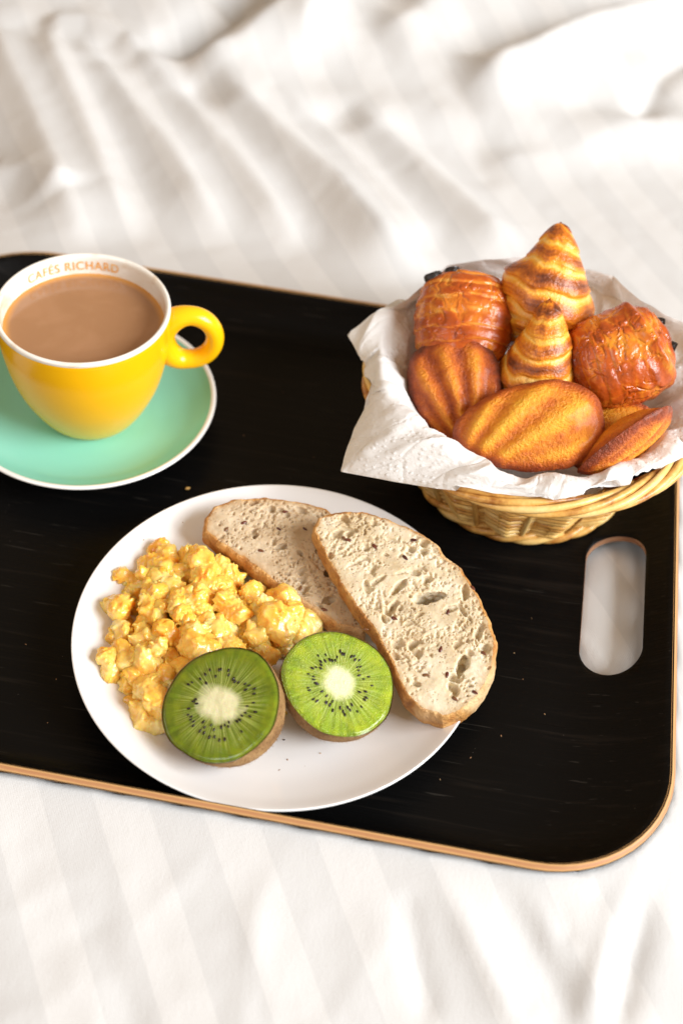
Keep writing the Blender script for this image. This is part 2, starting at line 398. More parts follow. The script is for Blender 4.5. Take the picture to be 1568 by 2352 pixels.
# ply edge, a rounded strip standing a hair proud of the rim
e0, e1 = top[0], bot[0]; out = unit(np.array([1, 0, 0]))
ac = (e0+e1)/2; nrm = np.cross(np.roll(e0, -1, 0)-np.roll(e0, 1, 0), e1-e0); nrm /= np.linalg.norm(nrm, axis=1, keepdims=True)
if np.mean(np.einsum('ij,ij->i', nrm[:, :2], (e0[:, :2]-tray_c))) < 0: nrm = -nrm
rows, av = [], []
wv = np.interp(np.arange(nq), np.arange(0, nq+1, 3)[:len(rng.normal(0, 1, nq//3+1))], rng.normal(0, .012, nq//3+1)) if True else 0
for k, f in enumerate(np.linspace(-.03, 1.03, 9)):
    pro = .05-.10*(abs(f-.5)*2)**4
    rows.append(e0+(e1-e0)*f+nrm*(pro+wv[:, None]*(.6 if 0 < k < 8 else 0))); av.append(np.full(nq, np.clip(f, 0, 1)))
obj('plywood_edge', np.concatenate(rows), grid_faces(9, nq, False, True, True), m_ply, tray, attrs={'ply': np.concatenate(av)})

# ================================================================== PLATE
PX, PY = -2.599, 42.668
m_plate, nt, b = mat('white_porcelain', (.82, .82, .825), .16, Coat_Weight=.4, Coat_Roughness=.08)
setc(nt, b, Roughness=math_(nt, 'MULTIPLY_ADD', noise(nt, oco(nt), 60, 4), .12, .12))
plate = [(0, .55), (3, .55), (5.6, .56), (6.6, .68), (7.8, 1.0), (9.0, 1.5), (9.85, 1.97), (9.98, 2.02), (10.03, 1.97), (9.9, 1.84), (9.0, 1.3), (7.6, .72), (6.4, .38), (6.2, .05), (6.0, 0), (5.75, .02), (5.6, .28), (3, .3), (0, .3)]
V, F = lathe(plate, PX, PY, 160, 5)
tag(obj('breakfast_plate', V, F, m_plate, origin=(PX, PY, 0)), 'round white plate carrying eggs, kiwi and bread', 'plate')

# ================================================================== SCRAMBLED EGGS
m_egg, nt, b = mat('scrambled_egg', (.9, .55, .13), .36, Subsurface_Weight=.75, Subsurface_Radius=(.005, .0028, .0010), Coat_Weight=.3, Coat_Roughness=.12, Subsurface_Scale=1.0)
co = nd(nt, 'ShaderNodeTexCoord').outputs['Object']
n1 = noise(nt, co, 75, 4, .6); n2 = noise(nt, co, 330, 3, .6)
ri = nd(nt, 'ShaderNodeObjectInfo').outputs['Random']
f = math_(nt, 'ADD', n1, math_(nt, 'MULTIPLY_ADD', ri, .16, -.08))
setc(nt, b, Base_Color=ramp(nt, f, [(.28, (.92, .41, .035)), (.44, (.94, .55, .10)), (.60, (.95, .67, .21)), (.78, (.96, .80, .44))]),
     Roughness=math_(nt, 'MULTIPLY_ADD', n2, .30, .14), Normal=bump(nt, math_(nt, 'ADD', n2, math_(nt, 'MULTIPLY', noise(nt, co, 800, 2), .3)), .0009, .4))
eggs = thing('scrambled_eggs', 'heap of yellow scrambled eggs on the white plate', 'eggs', (-5.6, 43.6, .55))
def curd_mesh(seed, size):
    """a lump of set egg: rounded swellings with sharp creases between them"""
    r = np.random.default_rng(seed); n = 7
    c = np.clip(r.normal(0, 1, (n, 3)), -1.5, 1.5)*np.array([.55, .42, .22])*size; rad = r.uniform(.30, .48, n)*size
    h = .058; L = np.array([1.75, 1.5, 1.15])*size+.3
    ax = [np.arange(-l, l, h) for l in L]; x, y, z = [a.astype(np.float32) for a in np.meshgrid(*ax, indexing='ij')]
    k = 9/size; acc = 0
    w = [.22*vnoise(x*1.5+7*q, y*1.5, z*1.5, seed+q) for q in range(3)]
    x2, y2, z2 = x+w[0], y+w[1], z+w[2]
    for ci, ri_ in zip(c, rad):
        d = np.sqrt((x2-ci[0])**2+(y2-ci[1])**2+(z2-ci[2])**2)-ri_; acc = acc+np.exp(-k*np.clip(d, -1, 2))
    D = -np.log(acc+1e-20)/k
    sa = lambda v: np.sqrt(v*v+.022)
    D = D-.20*sa(vnoise(x2*1.6, y2*1.6, z2*1.6, seed+9))-.21*sa(vnoise(x2*3.1, y2*3.1, z2*3.1, seed+12))-.10*sa(vnoise(x2*6.5, y2*6.5, z2*6.5, seed+19))+.10
    D[0], D[-1], D[:, 0], D[:, -1], D[:, :, 0], D[:, :, -1] = (1,)*6
    return sdf_mesh(D, h, [a[0] for a in ax])
protos = []
for k in range(14):
    V, F = curd_mesh(100+k, .80+.50*((k*5) % 14)/14)
    o = obj('curd', V, F, m_egg, None); protos.append(o.data); bpy.data.objects.remove(o)
EGG = [(262, 1330), (300, 1285), (395, 1268), (480, 1290), (540, 1312), (610, 1345), (690, 1400), (740, 1445), (690, 1490), (600, 1530), (480, 1545), (420, 1600), (390, 1660), (330, 1655), (275, 1615), (285, 1570), (250, 1520), (245, 1465), (280, 1420), (270, 1370)]
EP = np.array([un(x, y, 1.5)[:2] for x, y in EGG])
def poly_sdf(x, y, P):
    d = np.full(np.shape(x), 1e9); s = np.ones(np.shape(x))
    n = len(P)
    for i in range(n):
        a, b_ = P[i], P[i-1]; e = b_-a; wx_, wy_ = x-a[0], y-a[1]
        t = np.clip((wx_*e[0]+wy_*e[1])/(e@e), 0, 1); d = np.minimum(d, (wx_-e[0]*t)**2+(wy_-e[1]*t)**2)
        c1, c2, c3 = y >= a[1], y < b_[1], e[0]*wy_ > e[1]*wx_
        s = np.where((c1 & c2 & c3) | (~c1 & ~c2 & ~c3), -s, s)
    return s*np.sqrt(d)
r = np.random.default_rng(3); pts = []
lo, hi = EP.min(0), EP.max(0)
for tries in range(20000):
    p = r.uniform(lo, hi); d = -float(poly_sdf(np.array(p[0]), np.array(p[1]), EP))
    if d < .45: continue
    lay_ = 0 if r.random() < .5 else 1
    hmax = 1.0+min(d, 2.3)*.55; z = 1.05 if lay_ == 0 else hmax
    if lay_ == 1 and d < .8: continue
    if all(np.hypot(*(p-q[:2])) > (.92 if lay_ == q[3] else .42) for q in pts): pts.append((p[0], p[1], z, lay_))
    if len(pts) > 110: break
for k, (x, y, z, l_) in enumerate(pts):
    o = bpy.data.objects.new('curd', protos[k % 14]); COL.objects.link(o); o.parent = eggs['root']
    o.location = Vector((x-eggs['_o'][0], y-eggs['_o'][1], z+r.normal(0, .10)-eggs['_o'][2]))*CM
    o.rotation_euler = (r.normal(0, .45), r.normal(0, .45), r.uniform(0, 6.28)); s_ = r.uniform(.82, 1.15); o.scale = (s_, s_, s_)

# ================================================================== BREAD
m_crumb, nt, b = mat('bread_crumb', (.72, .56, .38), .8, Subsurface_Weight=.6, Subsurface_Radius=(.004, .003, .002), Subsurface_Scale=1.0)
co = oco(nt); n1 = noise(nt, co, 60, 4, .6); n2 = noise(nt, co, 500, 4, .7); fl = ramp(nt, noise(nt, mapv(nt, co, (1, 1, 1)), 240, 2, .5), [(.70, 0.), (.76, 1.)])
po = math_(nt, 'MULTIPLY', ramp(nt, voro(nt, mapv(nt, co, (1, 1.5, 1), rot=(0, 0, .7)), 520), [(.10, 1.), (.38, 0.)]), ramp(nt, noise(nt, co, 150, 2), [(.44, 0.), (.58, 1.)]))
setc(nt, b, Base_Color=mix(nt, math_(nt, 'MULTIPLY', attr(nt, 'edge'), .55), mix(nt, math_(nt, 'MAXIMUM', math_(nt, 'MULTIPLY', fl, .6), math_(nt, 'MULTIPLY', po, .45)), ramp(nt, n1, [(.3, (.55, .42, .25)), (.5, (.70, .59, .41)), (.7, (.82, .74, .58))]), (.42, .26, .13)), (.62, .36, .14)),
     Normal=bump(nt, math_(nt, 'SUBTRACT', math_(nt, 'MULTIPLY', n2, .6), po), .0010, .7))
m_crumb2, nt, b = mat('darker_bread_crumb', (.60, .42, .27), .8, Subsurface_Weight=.6, Subsurface_Radius=(.004, .003, .002), Subsurface_Scale=1.0)
co = oco(nt); n1 = noise(nt, co, 60, 4, .6); n2 = noise(nt, co, 500, 4, .7)
po = math_(nt, 'MULTIPLY', ramp(nt, voro(nt, mapv(nt, co, (1, 1.5, 1), rot=(0, 0, .7)), 520), [(.10, 1.), (.38, 0.)]), ramp(nt, noise(nt, co, 150, 2), [(.44, 0.), (.58, 1.)]))
setc(nt, b, Base_Color=mix(nt, math_(nt, 'MULTIPLY', attr(nt, 'edge'), .6), mix(nt, math_(nt, 'MULTIPLY', po, .45), ramp(nt, n1, [(.3, (.43, .30, .17)), (.5, (.56, .43, .28)), (.7, (.67, .55, .39))]), (.36, .21, .10)), (.50, .26, .09)), Normal=bump(nt, math_(nt, 'SUBTRACT', math_(nt, 'MULTIPLY', n2, .6), po), .0010, .7))
m_crust, nt, b = mat('bread_crust', (.5, .26, .08), .6)
co = oco(nt); n1 = noise(nt, co, 110, 5, .65); n2 = noise(nt, co, 420, 4, .7)
setc(nt, b, Base_Color=mix(nt, ramp(nt, noise(nt, co, 35, 3), [(.5, 0.), (.66, .75)]), ramp(nt, n1, [(.28, (.20, .075, .018)), (.44, (.47, .20, .045)), (.60, (.62, .33, .10)), (.78, (.76, .52, .26))]), (.80, .58, .32)),
     Normal=bump(nt, math_(nt, 'ADD', n1, math_(nt, 'MULTIPLY', n2, .5)), .0036, .8))
m_seed, nt, b = mat('linseed', (.10, .025, .015), .25)
setc(nt, b, Base_Color=ramp(nt, nd(nt, 'ShaderNodeObjectInfo').outputs['Random'], [(0., (.055, .014, .010)), (.6, (.13, .030, .018)), (1., (.17, .075, .03))]))
V, F = ellipsoid((0, 0, 0), np.eye(3), (.175, .085, .055), 8, 10); V[:, 1] *= (1-.35*V[:, 0]/.175)
so = obj('seed', V, F, m_seed); SEED = so.data; bpy.data.objects.remove(so)
def slice_of_bread(name, label, outline, planepts, thick, seed, holes, seeds, cm_, nb):
    Q = [un(x, y, z) for x, y, z in planepts]; n = unit(np.cross(Q[1]-Q[0], Q[2]-Q[0]))
    if n[2] < 0: n = -n
    ex = unit(un(*planepts[2])-un(*planepts[0])); M = frame(ex, n); o0 = np.mean(Q, 0)
    def hit(x, y): rd = ray(x, y); return CAMP+rd*(np.dot(o0-CAMP, n)/np.dot(rd, n))
    loc = lambda x, y: ((hit(x, y)-o0)@M.T)[:2]
    P = np.array([loc(x, y) for x, y in outline])
    rr = np.random.default_rng(seed); h = .043
    lo, hi = P.min(0)-.3, P.max(0)+.3
    ax = np.arange(lo[0], hi[0], h); ay = np.arange(lo[1], hi[1], h); az = np.arange(-thick-.25, .30, h)
    X2, Y2 = np.meshgrid(ax, ay, indexing='ij')
    p2 = poly_sdf(X2, Y2, P)+.13*fbm(X2*1.3, Y2*1.3, 0, 4, seed)
    X, Y, Z = np.meshgrid(ax.astype(np.float32), ay.astype(np.float32), az.astype(np.float32), indexing='ij')
    zt = .05*fbm(X2*1.1, Y2*1.1, 0, 2, seed+3)[..., None]+.035*fbm(X2*3.5, Y2*3.5, 0, 3, seed+4)[..., None]
    side = p2[..., None]+.10*sstep(-.7, .0, -(Z+thick/2)**2/(thick/2)**2)*0+.16*((Z+thick/2)/(thick/2))**4+.03*vnoise(X*3, Y*3, Z*3, seed+8)
    D = np.maximum(side, np.maximum(Z+zt, -thick-Z))
    def carve(c, rad, ang, wob=.25):
        nonlocal D
        R = max(rad)*1.25+.1
        i0 = [max(0, int((c[k]-R-a[0])/h)) for k, a in enumerate((ax, ay, az))]; i1 = [min(len(a), int((c[k]+R-a[0])/h)+2) for k, a in enumerate((ax, ay, az))]
        if any(a >= b_ for a, b_ in zip(i0, i1)): return
        sl = tuple(slice(a, b_) for a, b_ in zip(i0, i1)); x, y, z = X[sl]-c[0], Y[sl]-c[1], Z[sl]-c[2]
        ca, sa = math.cos(ang), math.sin(ang); u, v = (x*ca+y*sa)/rad[0], (-x*sa+y*ca)/rad[1]
        e = np.sqrt(u*u+v*v+(z/rad[2])**2)+wob*vnoise(X[sl]*3.2, Y[sl]*3.2, Z[sl]*3.2, seed+40)
        D[sl] = np.maximum(D[sl], (1-e)*min(rad))
    cen = P.mean(0)
    for k in range(nb):
        q = rr.uniform(lo, hi); dd = float(poly_sdf(np.array(q[0]), np.array(q[1]), P))
        if dd > -.28: continue
        dens = float(vnoise(np.array(q[0]*.55), np.array(q[1]*.55), np.array(1.7), seed+60))
        if rr.random() > .45+1.5*dens: continue
        s_ = .030+.055*rr.random()**2.2+(.08+.10*rr.random() if rr.random() < .028 else 0); t_ = math.atan2(q[1]-cen[1], q[0]-cen[0])+1.57
        carve((q[0], q[1], -.3*s_), (s_*rr.uniform(1.0, 2.0), s_, s_*rr.uniform(1.0, 1.8)), t_+rr.normal(0, .6), .45)
    for x, y, ra, rb, rc, dx, dy, zc in holes:
        c = loc(x, y); e = loc(x+dx, y+dy)-c
        carve((c[0], c[1], zc), (ra, rb, rc), math.atan2(e[1], e[0]), .32)
    D[0], D[-1], D[:, 0], D[:, -1], D[:, :, 0], D[:, :, -1] = (1,)*6
    Vl, F = sdf_mesh(D, h, (ax[0], ay[0], az[0]))
    # crust faces lie near the outline
    fi = np.clip(((Vl[:, 0]-ax[0])/h).astype(int), 0, len(ax)-1); fj = np.clip(((Vl[:, 1]-ay[0])/h).astype(int), 0, len(ay)-1)
    cv = p2[fi, fj]+.04*vnoise(Vl[:, 0]*4, Vl[:, 1]*4, Vl[:, 2]*4, 2)
    cr = cv[F].mean(1) > -.23
    lowz = (o0+Vl@M)[:, 2].min()
    t = thing(name, label, 'bread', (*(o0[:2]), lowz), 'bread slices on the plate')
    for nm_, mk, mt in (('crumb', ~cr, cm_), ('crust', cr, m_crust)):
        v_, f_, _u = submesh(Vl, F, mk); obj(nm_, o0+v_@M, f_, mt, t, attrs={'edge': sstep(-.55, -.16, cv[_u])})
    for k, (x, y, a) in enumerate(seeds):
        c = loc(x, y); o = bpy.data.objects.new('seed', SEED); COL.objects.link(o); o.parent = t['root']
        w = o0+np.array([c[0], c[1], -.01])@M
        A = frame(math.cos(a)*M[0]+math.sin(a)*M[1], M[2])
        mw = Matrix(((A[0][0], A[1][0], A[2][0], 0), (A[0][1], A[1][1], A[2][1], 0), (A[0][2], A[1][2], A[2][2], 0), (0, 0, 0, 1)))
        o.matrix_local = Matrix.Translation((Vector(w)-Vector(t['_o']))*CM) @ mw @ Matrix.Scale(rr.uniform(.75, 1.1), 4)
    return t
B2 = [(714, 1222), (728, 1186), (770, 1171), (832, 1169), (885, 1186), (935, 1205), (1005, 1244), (1022, 1275), (1062, 1302), (1100, 1365), (1128, 1425), (1142, 1470), (1136, 1540), (1110, 1592), (1062, 1640), (1015, 1652), (960, 1632), (925, 1600), (895, 1530), (862, 1462), (822, 1410), (775, 1340), (740, 1275)]
B1 = [(465, 1222), (470, 1186), (490, 1160), (530, 1143), (610, 1138), (700, 1150), (752, 1166), (790, 1200), (830, 1300), (850, 1400), (840, 1455), (770, 1440), (720, 1404), (650, 1360), (560, 1290), (500, 1252)]
slice_of_bread('bread_slice', 'tan slice of seeded bread beside the eggs, tucked under another slice', B1, [(490, 1180, 3.0), (745, 1180, 3.0), (800, 1420, 2.05)], 1.25, 5,
    [(690, 1330, .25, .14, .3, 1, .8, 0), (735, 1390, .22, .12, .25, 1, 1, 0)],
    [(600, 1265, .4), (560, 1200, 1.2), (640, 1215, .2), (690, 1350, 2.0), (655, 1175, .8), (520, 1215, 1.7), (745, 1400, .4), (700, 1215, .1)], m_crumb2, 3600)
slice_of_bread('bread_slice', 'pale slice of seeded bread with torn holes, lying on another slice', B2, [(730, 1200, 4.1), (1140, 1480, 3.75), (1010, 1650, 2.75)], 1.45, 8,
    [(985, 1372, .80, .34, 3.0, 1, -.22, -.5), (918, 1345, .55, .22, .5, 1, -.9, -.1), (900, 1395, .5, .2, .4, 1, -1.1, 0), (1062, 1525, .62, .30, .8, .35, -1, -.1), (1040, 1580, .36, .22, .5, 1, 1, 0), (955, 1570, .25, .15, .3, 1, .4, 0),
     (1100, 1450, .5, .2, .35, .4, -1, 0), (880, 1420, .3, .14, .3, .5, 1, 0), (940, 1310, .7, .13, .2, 1, -.25, 0), (820, 1290, .5, .12, .2, 1, -.5, 0), (800, 1215, .5, .12, .2, 1, .3, 0), (1060, 1400, .45, .12, .2, .6, 1, 0), (900, 1240, .4, .12, .2, 1, .2, 0), (865, 1335, .55, .13, .22, 1, -.6, 0)],
    [(800, 1240, .9), (930, 1281, .2), (1028, 1405, 2.4), (1011, 1491, 2.3), (977, 1550, 1.2), (1026, 1550, -.6), (1044, 1605, .4), (905, 1420, .6), (860, 1255, .1), (790, 1236, .3), (840, 1445, .9), (1085, 1350, .2), (950, 1240, 1), (1090, 1590, .5), (1110, 1500, .3)], m_crumb, 4600)

# ================================================================== KIWI
def kiwi_flesh(name, elong, ang, green, wet):
    m_, nt, b = mat(name, (.25, .5, .03), .22, Subsurface_Weight=.35, Subsurface_Radius=(.003, .006, .001), Subsurface_Scale=1.0, Coat_Weight=.5, Coat_Roughness=.12)
    uvn = nd(nt, 'ShaderNodeUVMap').outputs[0]                     # face plane coordinates, 1 = edge
    v = mapv(nt, uvn, rot=(0, 0, ang)); v2 = mapv(nt, v, (1/elong, 1, 1))
    ln = nd(nt, 'ShaderNodeVectorMath', {0: v2}, operation='LENGTH').outputs['Value']
    l1 = nd(nt, 'ShaderNodeVectorMath', {0: v}, operation='LENGTH').outputs['Value']
    nrm_ = nd(nt, 'ShaderNodeVectorMath', {0: v}, operation='NORMALIZE').outputs[0]
    spoke = noise(nt, mapv(nt, nrm_, (1, 1, 0)), 9.0, 3, .6, .0)
    spokef = noise(nt, mapv(nt, nrm_, (1, 1, 0)), 30.0, 2, .6, .0)
    blot = noise(nt, uvn, 3.2, 4, .6)
    core = math_(nt, 'ADD', ln, math_(nt, 'MULTIPLY_ADD', noise(nt, uvn, 4, 2), .22, -.11))
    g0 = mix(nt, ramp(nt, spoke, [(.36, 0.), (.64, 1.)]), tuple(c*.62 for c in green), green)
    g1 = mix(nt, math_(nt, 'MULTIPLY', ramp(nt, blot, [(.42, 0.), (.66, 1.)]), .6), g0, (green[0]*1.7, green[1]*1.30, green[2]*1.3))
    pale = math_(nt, 'MULTIPLY', ramp(nt, spokef, [(.46, 0.), (.60, 1.)]), ramp(nt, l1, [(.30, 1.), (.62, .55), (.86, 0.)]))
    g2 = mix(nt, math_(nt, 'MULTIPLY', pale, .75), g1, (.62, .70, .22))
    dark = ramp(nt, l1, [(.26, 0.), (.36, .55), (.50, .45), (.62, 0.)])
    g3 = mix(nt, math_(nt, 'MULTIPLY', dark, ramp(nt, spokef, [(.42, 1.), (.56, 0.)])), g2, (.10, .15, .015))
    c2 = mix(nt, ramp(nt, core, [(.19, 1.), (.33, 0.)]), g3, (.88, .87, .55))
    edge = ramp(nt, l1, [(.93, 0.), (.985, 1.)])
    setc(nt, b, Base_Color=mix(nt, math_(nt, 'MULTIPLY', edge, .35), c2, (.16, .20, .03)))
    gr_ = noise(nt, uvn, 60, 3, .6); cells = voro(nt, uvn, 46, 'SMOOTH_F1')
    setc(nt, b, Normal=bump(nt, math_(nt, 'ADD', math_(nt, 'ADD', math_(nt, 'MULTIPLY', gr_, .5), math_(nt, 'MULTIPLY', cells, .8)), math_(nt, 'MULTIPLY', spoke, .5)), .0016, wet), Roughness=math_(nt, 'MULTIPLY_ADD', gr_, .16, .05))
    return m_
m_skin, nt, b = mat('fuzzy_kiwi_skin', (.26, .15, .06), .85)
co = oco(nt); n1 = noise(nt, co, 90, 4, .6); n2 = noise(nt, co, 700, 3, .7)
setc(nt, b, Base_Color=ramp(nt, math_(nt, 'ADD', math_(nt, 'MULTIPLY', n1, .6), math_(nt, 'MULTIPLY', n2, .4)), [(.34, (.15, .068, .020)), (.5, (.31, .165, .055)), (.66, (.45, .27, .11))]), Normal=bump(nt, n2, .002, .9))
m_fuzz, _, _ = mat('kiwi_fuzz', (.34, .18, .055), .8)
m_kseed, _, _ = mat('kiwi_seed', (.018, .008, .010), .18)
def kiwi(label, cx_, cy_, R, tilt, tx, ty, elong, ang, D, seed, green, wet):
    v = vdir(cx_, cy_); n = unit(-v*math.cos(tilt)+unit(im(tx, ty))*math.sin(tilt))
    M = frame(im(1, 0), n); rr = np.random.default_rng(seed)
    a = np.linspace(0, 2*np.pi, 96, endpoint=False)
    oval = 1+.030*np.cos(2*a+ang)+.016*np.sin(3*a+seed)+.008*np.sin(5*a+2*seed)+.004*np.sin(9*a)
    w = np.r_[0, .03, .08, np.linspace(.16, .985, 22), .9999]
    Rr = R*(1-w**2.3)**.5
    L = np.stack([Rr[:, None]*oval*np.cos(a), Rr[:, None]*oval*np.sin(a), -(w*D)[:, None]+0*a], -1)
    L *= (1+.012*fbm(L[..., 0], L[..., 1], L[..., 2], 2, seed))[..., None]
    # slide along the line of sight until it rests on the plate
    zlow = (L.reshape(-1, 3)@M)[:, 2].min()
    s_ = (0.50-zlow-HC)/v[2]; o0 = CAMP+v*s_
    t = thing('kiwi_half', label, 'kiwi', (o0[0], o0[1], .55), 'kiwi halves on the plate')
    nq_ = len(a)
    obj('skin', o0+L.reshape(-1, 3)@M, np.concatenate([grid_faces(len(w), nq_, False, True, False)]), m_skin, t)
    rad = np.r_[.001, np.linspace(.03, .93, 30), .955, .975, .99]
    hz = .03+.05*(1-rad**2)-.09*sstep(.93, .99, rad)
    fx, fy = rad[:, None]*np.cos(a)*oval, rad[:, None]*np.sin(a)*oval
    FL = np.stack([R*fx, R*fy, hz[:, None]+.018*vnoise(fx*9, fy*9, 0, seed)+.03*fbm(fx*3, fy*3, 0, 2, seed)], -1)
    fl_ = obj('flesh', o0+FL.reshape(-1, 3)@M, grid_faces(len(rad), nq_, False, True, False), kiwi_flesh('kiwi_flesh', elong, ang, green, wet), t,
        uv=np.stack([fx.ravel(), fy.ravel()], -1))
    Vs, Fs, off = [], [], 0
    for k in range(64):
        th = 2*np.pi*(k+rr.uniform(-.35, .35))/64
        rho = rr.choice([.38, .45, .52, .57])+rr.normal(0, .02)
        e2 = 1/math.sqrt((math.cos(th+ang)/elong)**2+math.sin(th+ang)**2); rho = rho*(.6+.4*e2)
        if rr.random() < .12: continue
        p = np.array([R*rho*math.cos(th), R*rho*math.sin(th), .088])
        ez = M[2]; er = math.cos(th)*M[0]+math.sin(th)*M[1]
        sz = rr.uniform(.75, 1.1)
        v_, f_ = ellipsoid(o0+p@M, frame(er, ez), (.10*sz, .052*sz, .04), 7, 8); Vs.append(v_); Fs.append(f_+off); off += len(v_)
    tag(obj('seeds', np.concatenate(Vs), np.concatenate(Fs), m_kseed, under(t, fl_)), kind='stuff')
    Vs, Fs = [], []
    for k in range(2600):
        i, j = rr.integers(1, len(w)-3), rr.integers(0, nq_); p = L[i, j]; nn = unit(p*np.array([1/R**2, 1/R**2, 1/D**2]))
        d = unit(nn+rr.normal(0, .55, 3)+np.array([0, 0, .5])); sd_ = unit(np.cross(d, rr.normal(0, 1, 3)))*.007
        ln_ = rr.uniform(.05, .15); q = len(Vs); Vs += [p-sd_, p+sd_, p+d*ln_]; Fs.append([q, q+1, q+2])
    tag(obj('fuzz', o0+np.array(Vs)@M, Fs, m_fuzz, t), kind='stuff')
    return t
kiwi('kiwi half with long pale core, cut face shaded, beside the scrambled eggs', 507, 1618, 2.86, math.radians(31), -.78, -.62, 1.55, math.radians(25), 3.0, 11, (.165, .255, .007), .14)  # deeper green: this face's shade is painted into the flesh colour
kiwi('kiwi half with round white core, cut face bright, against the bread slice', 778, 1568, 2.66, math.radians(27), .55, -.83, 1.12, math.radians(60), 3.0, 12, (.30, .44, .018), .75)  # brighter green: light on this cut face is put into the flesh colour

# ================================================================== CUP, SAUCER, COFFEE
SX, SY = -14.952, 58.26; CX_, CY_ = -14.75, 58.36
m_mint, nt, b = mat('mint_glaze', (.25, .64, .52), .16, Specular_IOR_Level=.5)
m_white, nt, b = mat('white_glaze', (.82, .81, .79), .16, Coat_Weight=.4, Coat_Roughness=.06)
m_inner, nt, b = mat('coffee_stained_white_glaze', (.82, .79, .72), .18, Coat_Weight=.4, Coat_Roughness=.06)
co = oco(nt); n1 = noise(nt, mapv(nt, co, (1, 1, 2.2)), 60, 4, .6, .6)
setc(nt, b, Base_Color=mix(nt, ramp(nt, n1, [(.54, 0.), (.74, .55)]), (.83, .80, .74), (.62, .40, .18)))
m_yel, nt, b = mat('yellow_glaze', (.90, .47, .004), .22, Specular_IOR_Level=.4)
co = oco(nt); sp = ramp(nt, voro(nt, co, 120), [(.03, 1.), (.07, 0.)]); n1 = ramp(nt, noise(nt, co, 45, 3), [(.56, 0.), (.60, 1.)])
setc(nt, b, Base_Color=mix(nt, math_(nt, 'MULTIPLY', math_(nt, 'MULTIPLY', sp, n1), .5), (.94, .50, .005), (.62, .24, .01)))
sau = thing('saucer', 'mint green saucer with white rim under the yellow cup', 'saucer', (SX, SY, 0))
V, F = lathe([(0, .72), (2.6, .72), (3.6, .73), (4.6, .82), (5.6, 1.10), (6.5, 1.60), (7.02, 2.01)], SX, SY, 128, 6); obj('dish', V, F, m_mint, sau)
V, F = lathe([(7.0, 2.0), (7.14, 2.07), (7.27, 2.03), (7.26, 1.9), (6.9, 1.62), (5.8, .86), (4.3, .48), (3.8, .42), (3.75, .06), (3.6, 0), (3.4, .02), (3.3, .32), (0, .34)], SX, SY, 128, 5); obj('white_rim', V, F, m_white, sau)
cup = thing('coffee_cup', 'round yellow coffee cup with white inside on the mint saucer', 'cup', (CX_, CY_, .8))
V, F = lathe([(0, .71), (2.1, .71), (2.4, .8), (2.78, 1.2), (3.35, 2.15), (3.95, 3.5), (4.35, 5.0), (4.58, 6.6), (4.67, 7.8), (4.68, 8.2)], CX_, CY_, 128, 6); obj('body', V, F, m_yel, cup)
INNER = [(4.68, 8.2), (4.69, 8.34), (4.62, 8.44), (4.50, 8.43), (4.40, 8.28), (4.36, 7.8), (4.26, 6.6), (4.02, 5.0), (3.6, 3.5), (3.0, 2.2), (2.2, 1.5), (0, 1.35)]
V, F = lathe(INNER, CX_, CY_, 128, 6); obj('white_lining', V, F, m_inner, cup)
hp = un(450, 775, 6.2); hd = unit([hp[0]-CX_, hp[1]-CY_, 0]); hs = np.array([-hd[1], hd[0], 0])
t_ = np.linspace(0, 2*np.pi, 64, endpoint=False)
rc_, zc_ = 5.62+1.42*np.cos(t_), 6.2+1.55*np.sin(t_)
rc_ = rc_+np.where(np.sin(t_) < 0, -.15*np.sin(t_)**2*(np.cos(t_) < 0), 0)
path = np.array([CX_, CY_, 0])+hd*rc_[:, None]+np.array([0, 0, 1])*zc_[:, None]
inn = sstep(.2, -1, np.cos(t_))
V, F = tube(path, .50+.16*inn, 20, True, up=hs, rad2=.60+.25*inn)
wl = np.array([(2.1, .84), (2.75, 1.25), (3.35, 2.15), (3.95, 3.5), (4.35, 5.0), (4.58, 6.6), (4.67, 7.8), (4.68, 8.3)])
rv = np.hypot(V[:, 0]-CX_, V[:, 1]-CY_); rm_ = np.interp(V[:, 2], wl[:, 1], wl[:, 0])-.10; kk = np.maximum(rm_/rv, 1)
V[:, 0] = CX_+(V[:, 0]-CX_)*kk; V[:, 1] = CY_+(V[:, 1]-CY_)*kk
# 'side' is the ring's own plane, 'up' across it
obj('handle', V, F, m_yel, cup)
# lettering printed on the lining
cur = bpy.data.curves.new('lettering', 'FONT'); cur.body = 'CAFÉS RICHARD'; cur.size = 1; cur.space_character = 1.12
to = bpy.data.objects.new('lettering', cur); COL.objects.link(to); bpy.context.view_layer.update()
tm = bpy.data.meshes.new_from_object(to.evaluated_get(bpy.context.evaluated_depsgraph_get())); bpy.data.objects.remove(to)
tv = np.array([v.co[:] for v in tm.vertices]); tf = [list(p.vertices) for p in tm.polygons]
# subdivide long text faces by bending each vertex only: letters are narrow
tx0, tx1 = tv[:, 0].min(), tv[:, 0].max()
tp = un(170, 630, 7.85); tang = math.atan2(tp[1]-CY_, tp[0]-CX_)
arc = 5.3; hgt = .56
pr_in = np.array(INNER[3:7]); zz = 7.56+tv[:, 1]/.73*hgt
rin = np.interp(zz, pr_in[::-1, 1], pr_in[::-1, 0])-.045
an = tang-((tv[:, 0]-(tx0+tx1)/2)/(tx1-tx0)*arc)/4.36
m_text, nt, b = mat('orange_print', (.78, .36, .08), .3)
setc(nt, b, Base_Color=ramp(nt, noise(nt, oco(nt), 160, 2), [(.30, (.84, .46, .12)), (.5, (.80, .32, .02))]))
obj('lettering', np.stack([CX_+rin*np.cos(an), CY_+rin*np.sin(an), zz], -1), tf, m_text, cup, smooth=False)
m_cof, nt, b = mat('milky_coffee', (.36, .165, .065), .12, Subsurface_Weight=.1, Subsurface_Radius=(.004, .002, .001), Subsurface_Scale=1.0)
co = oco(nt); ln = nd(nt, 'ShaderNodeVectorMath', {0: co}, operation='LENGTH').outputs['Value']
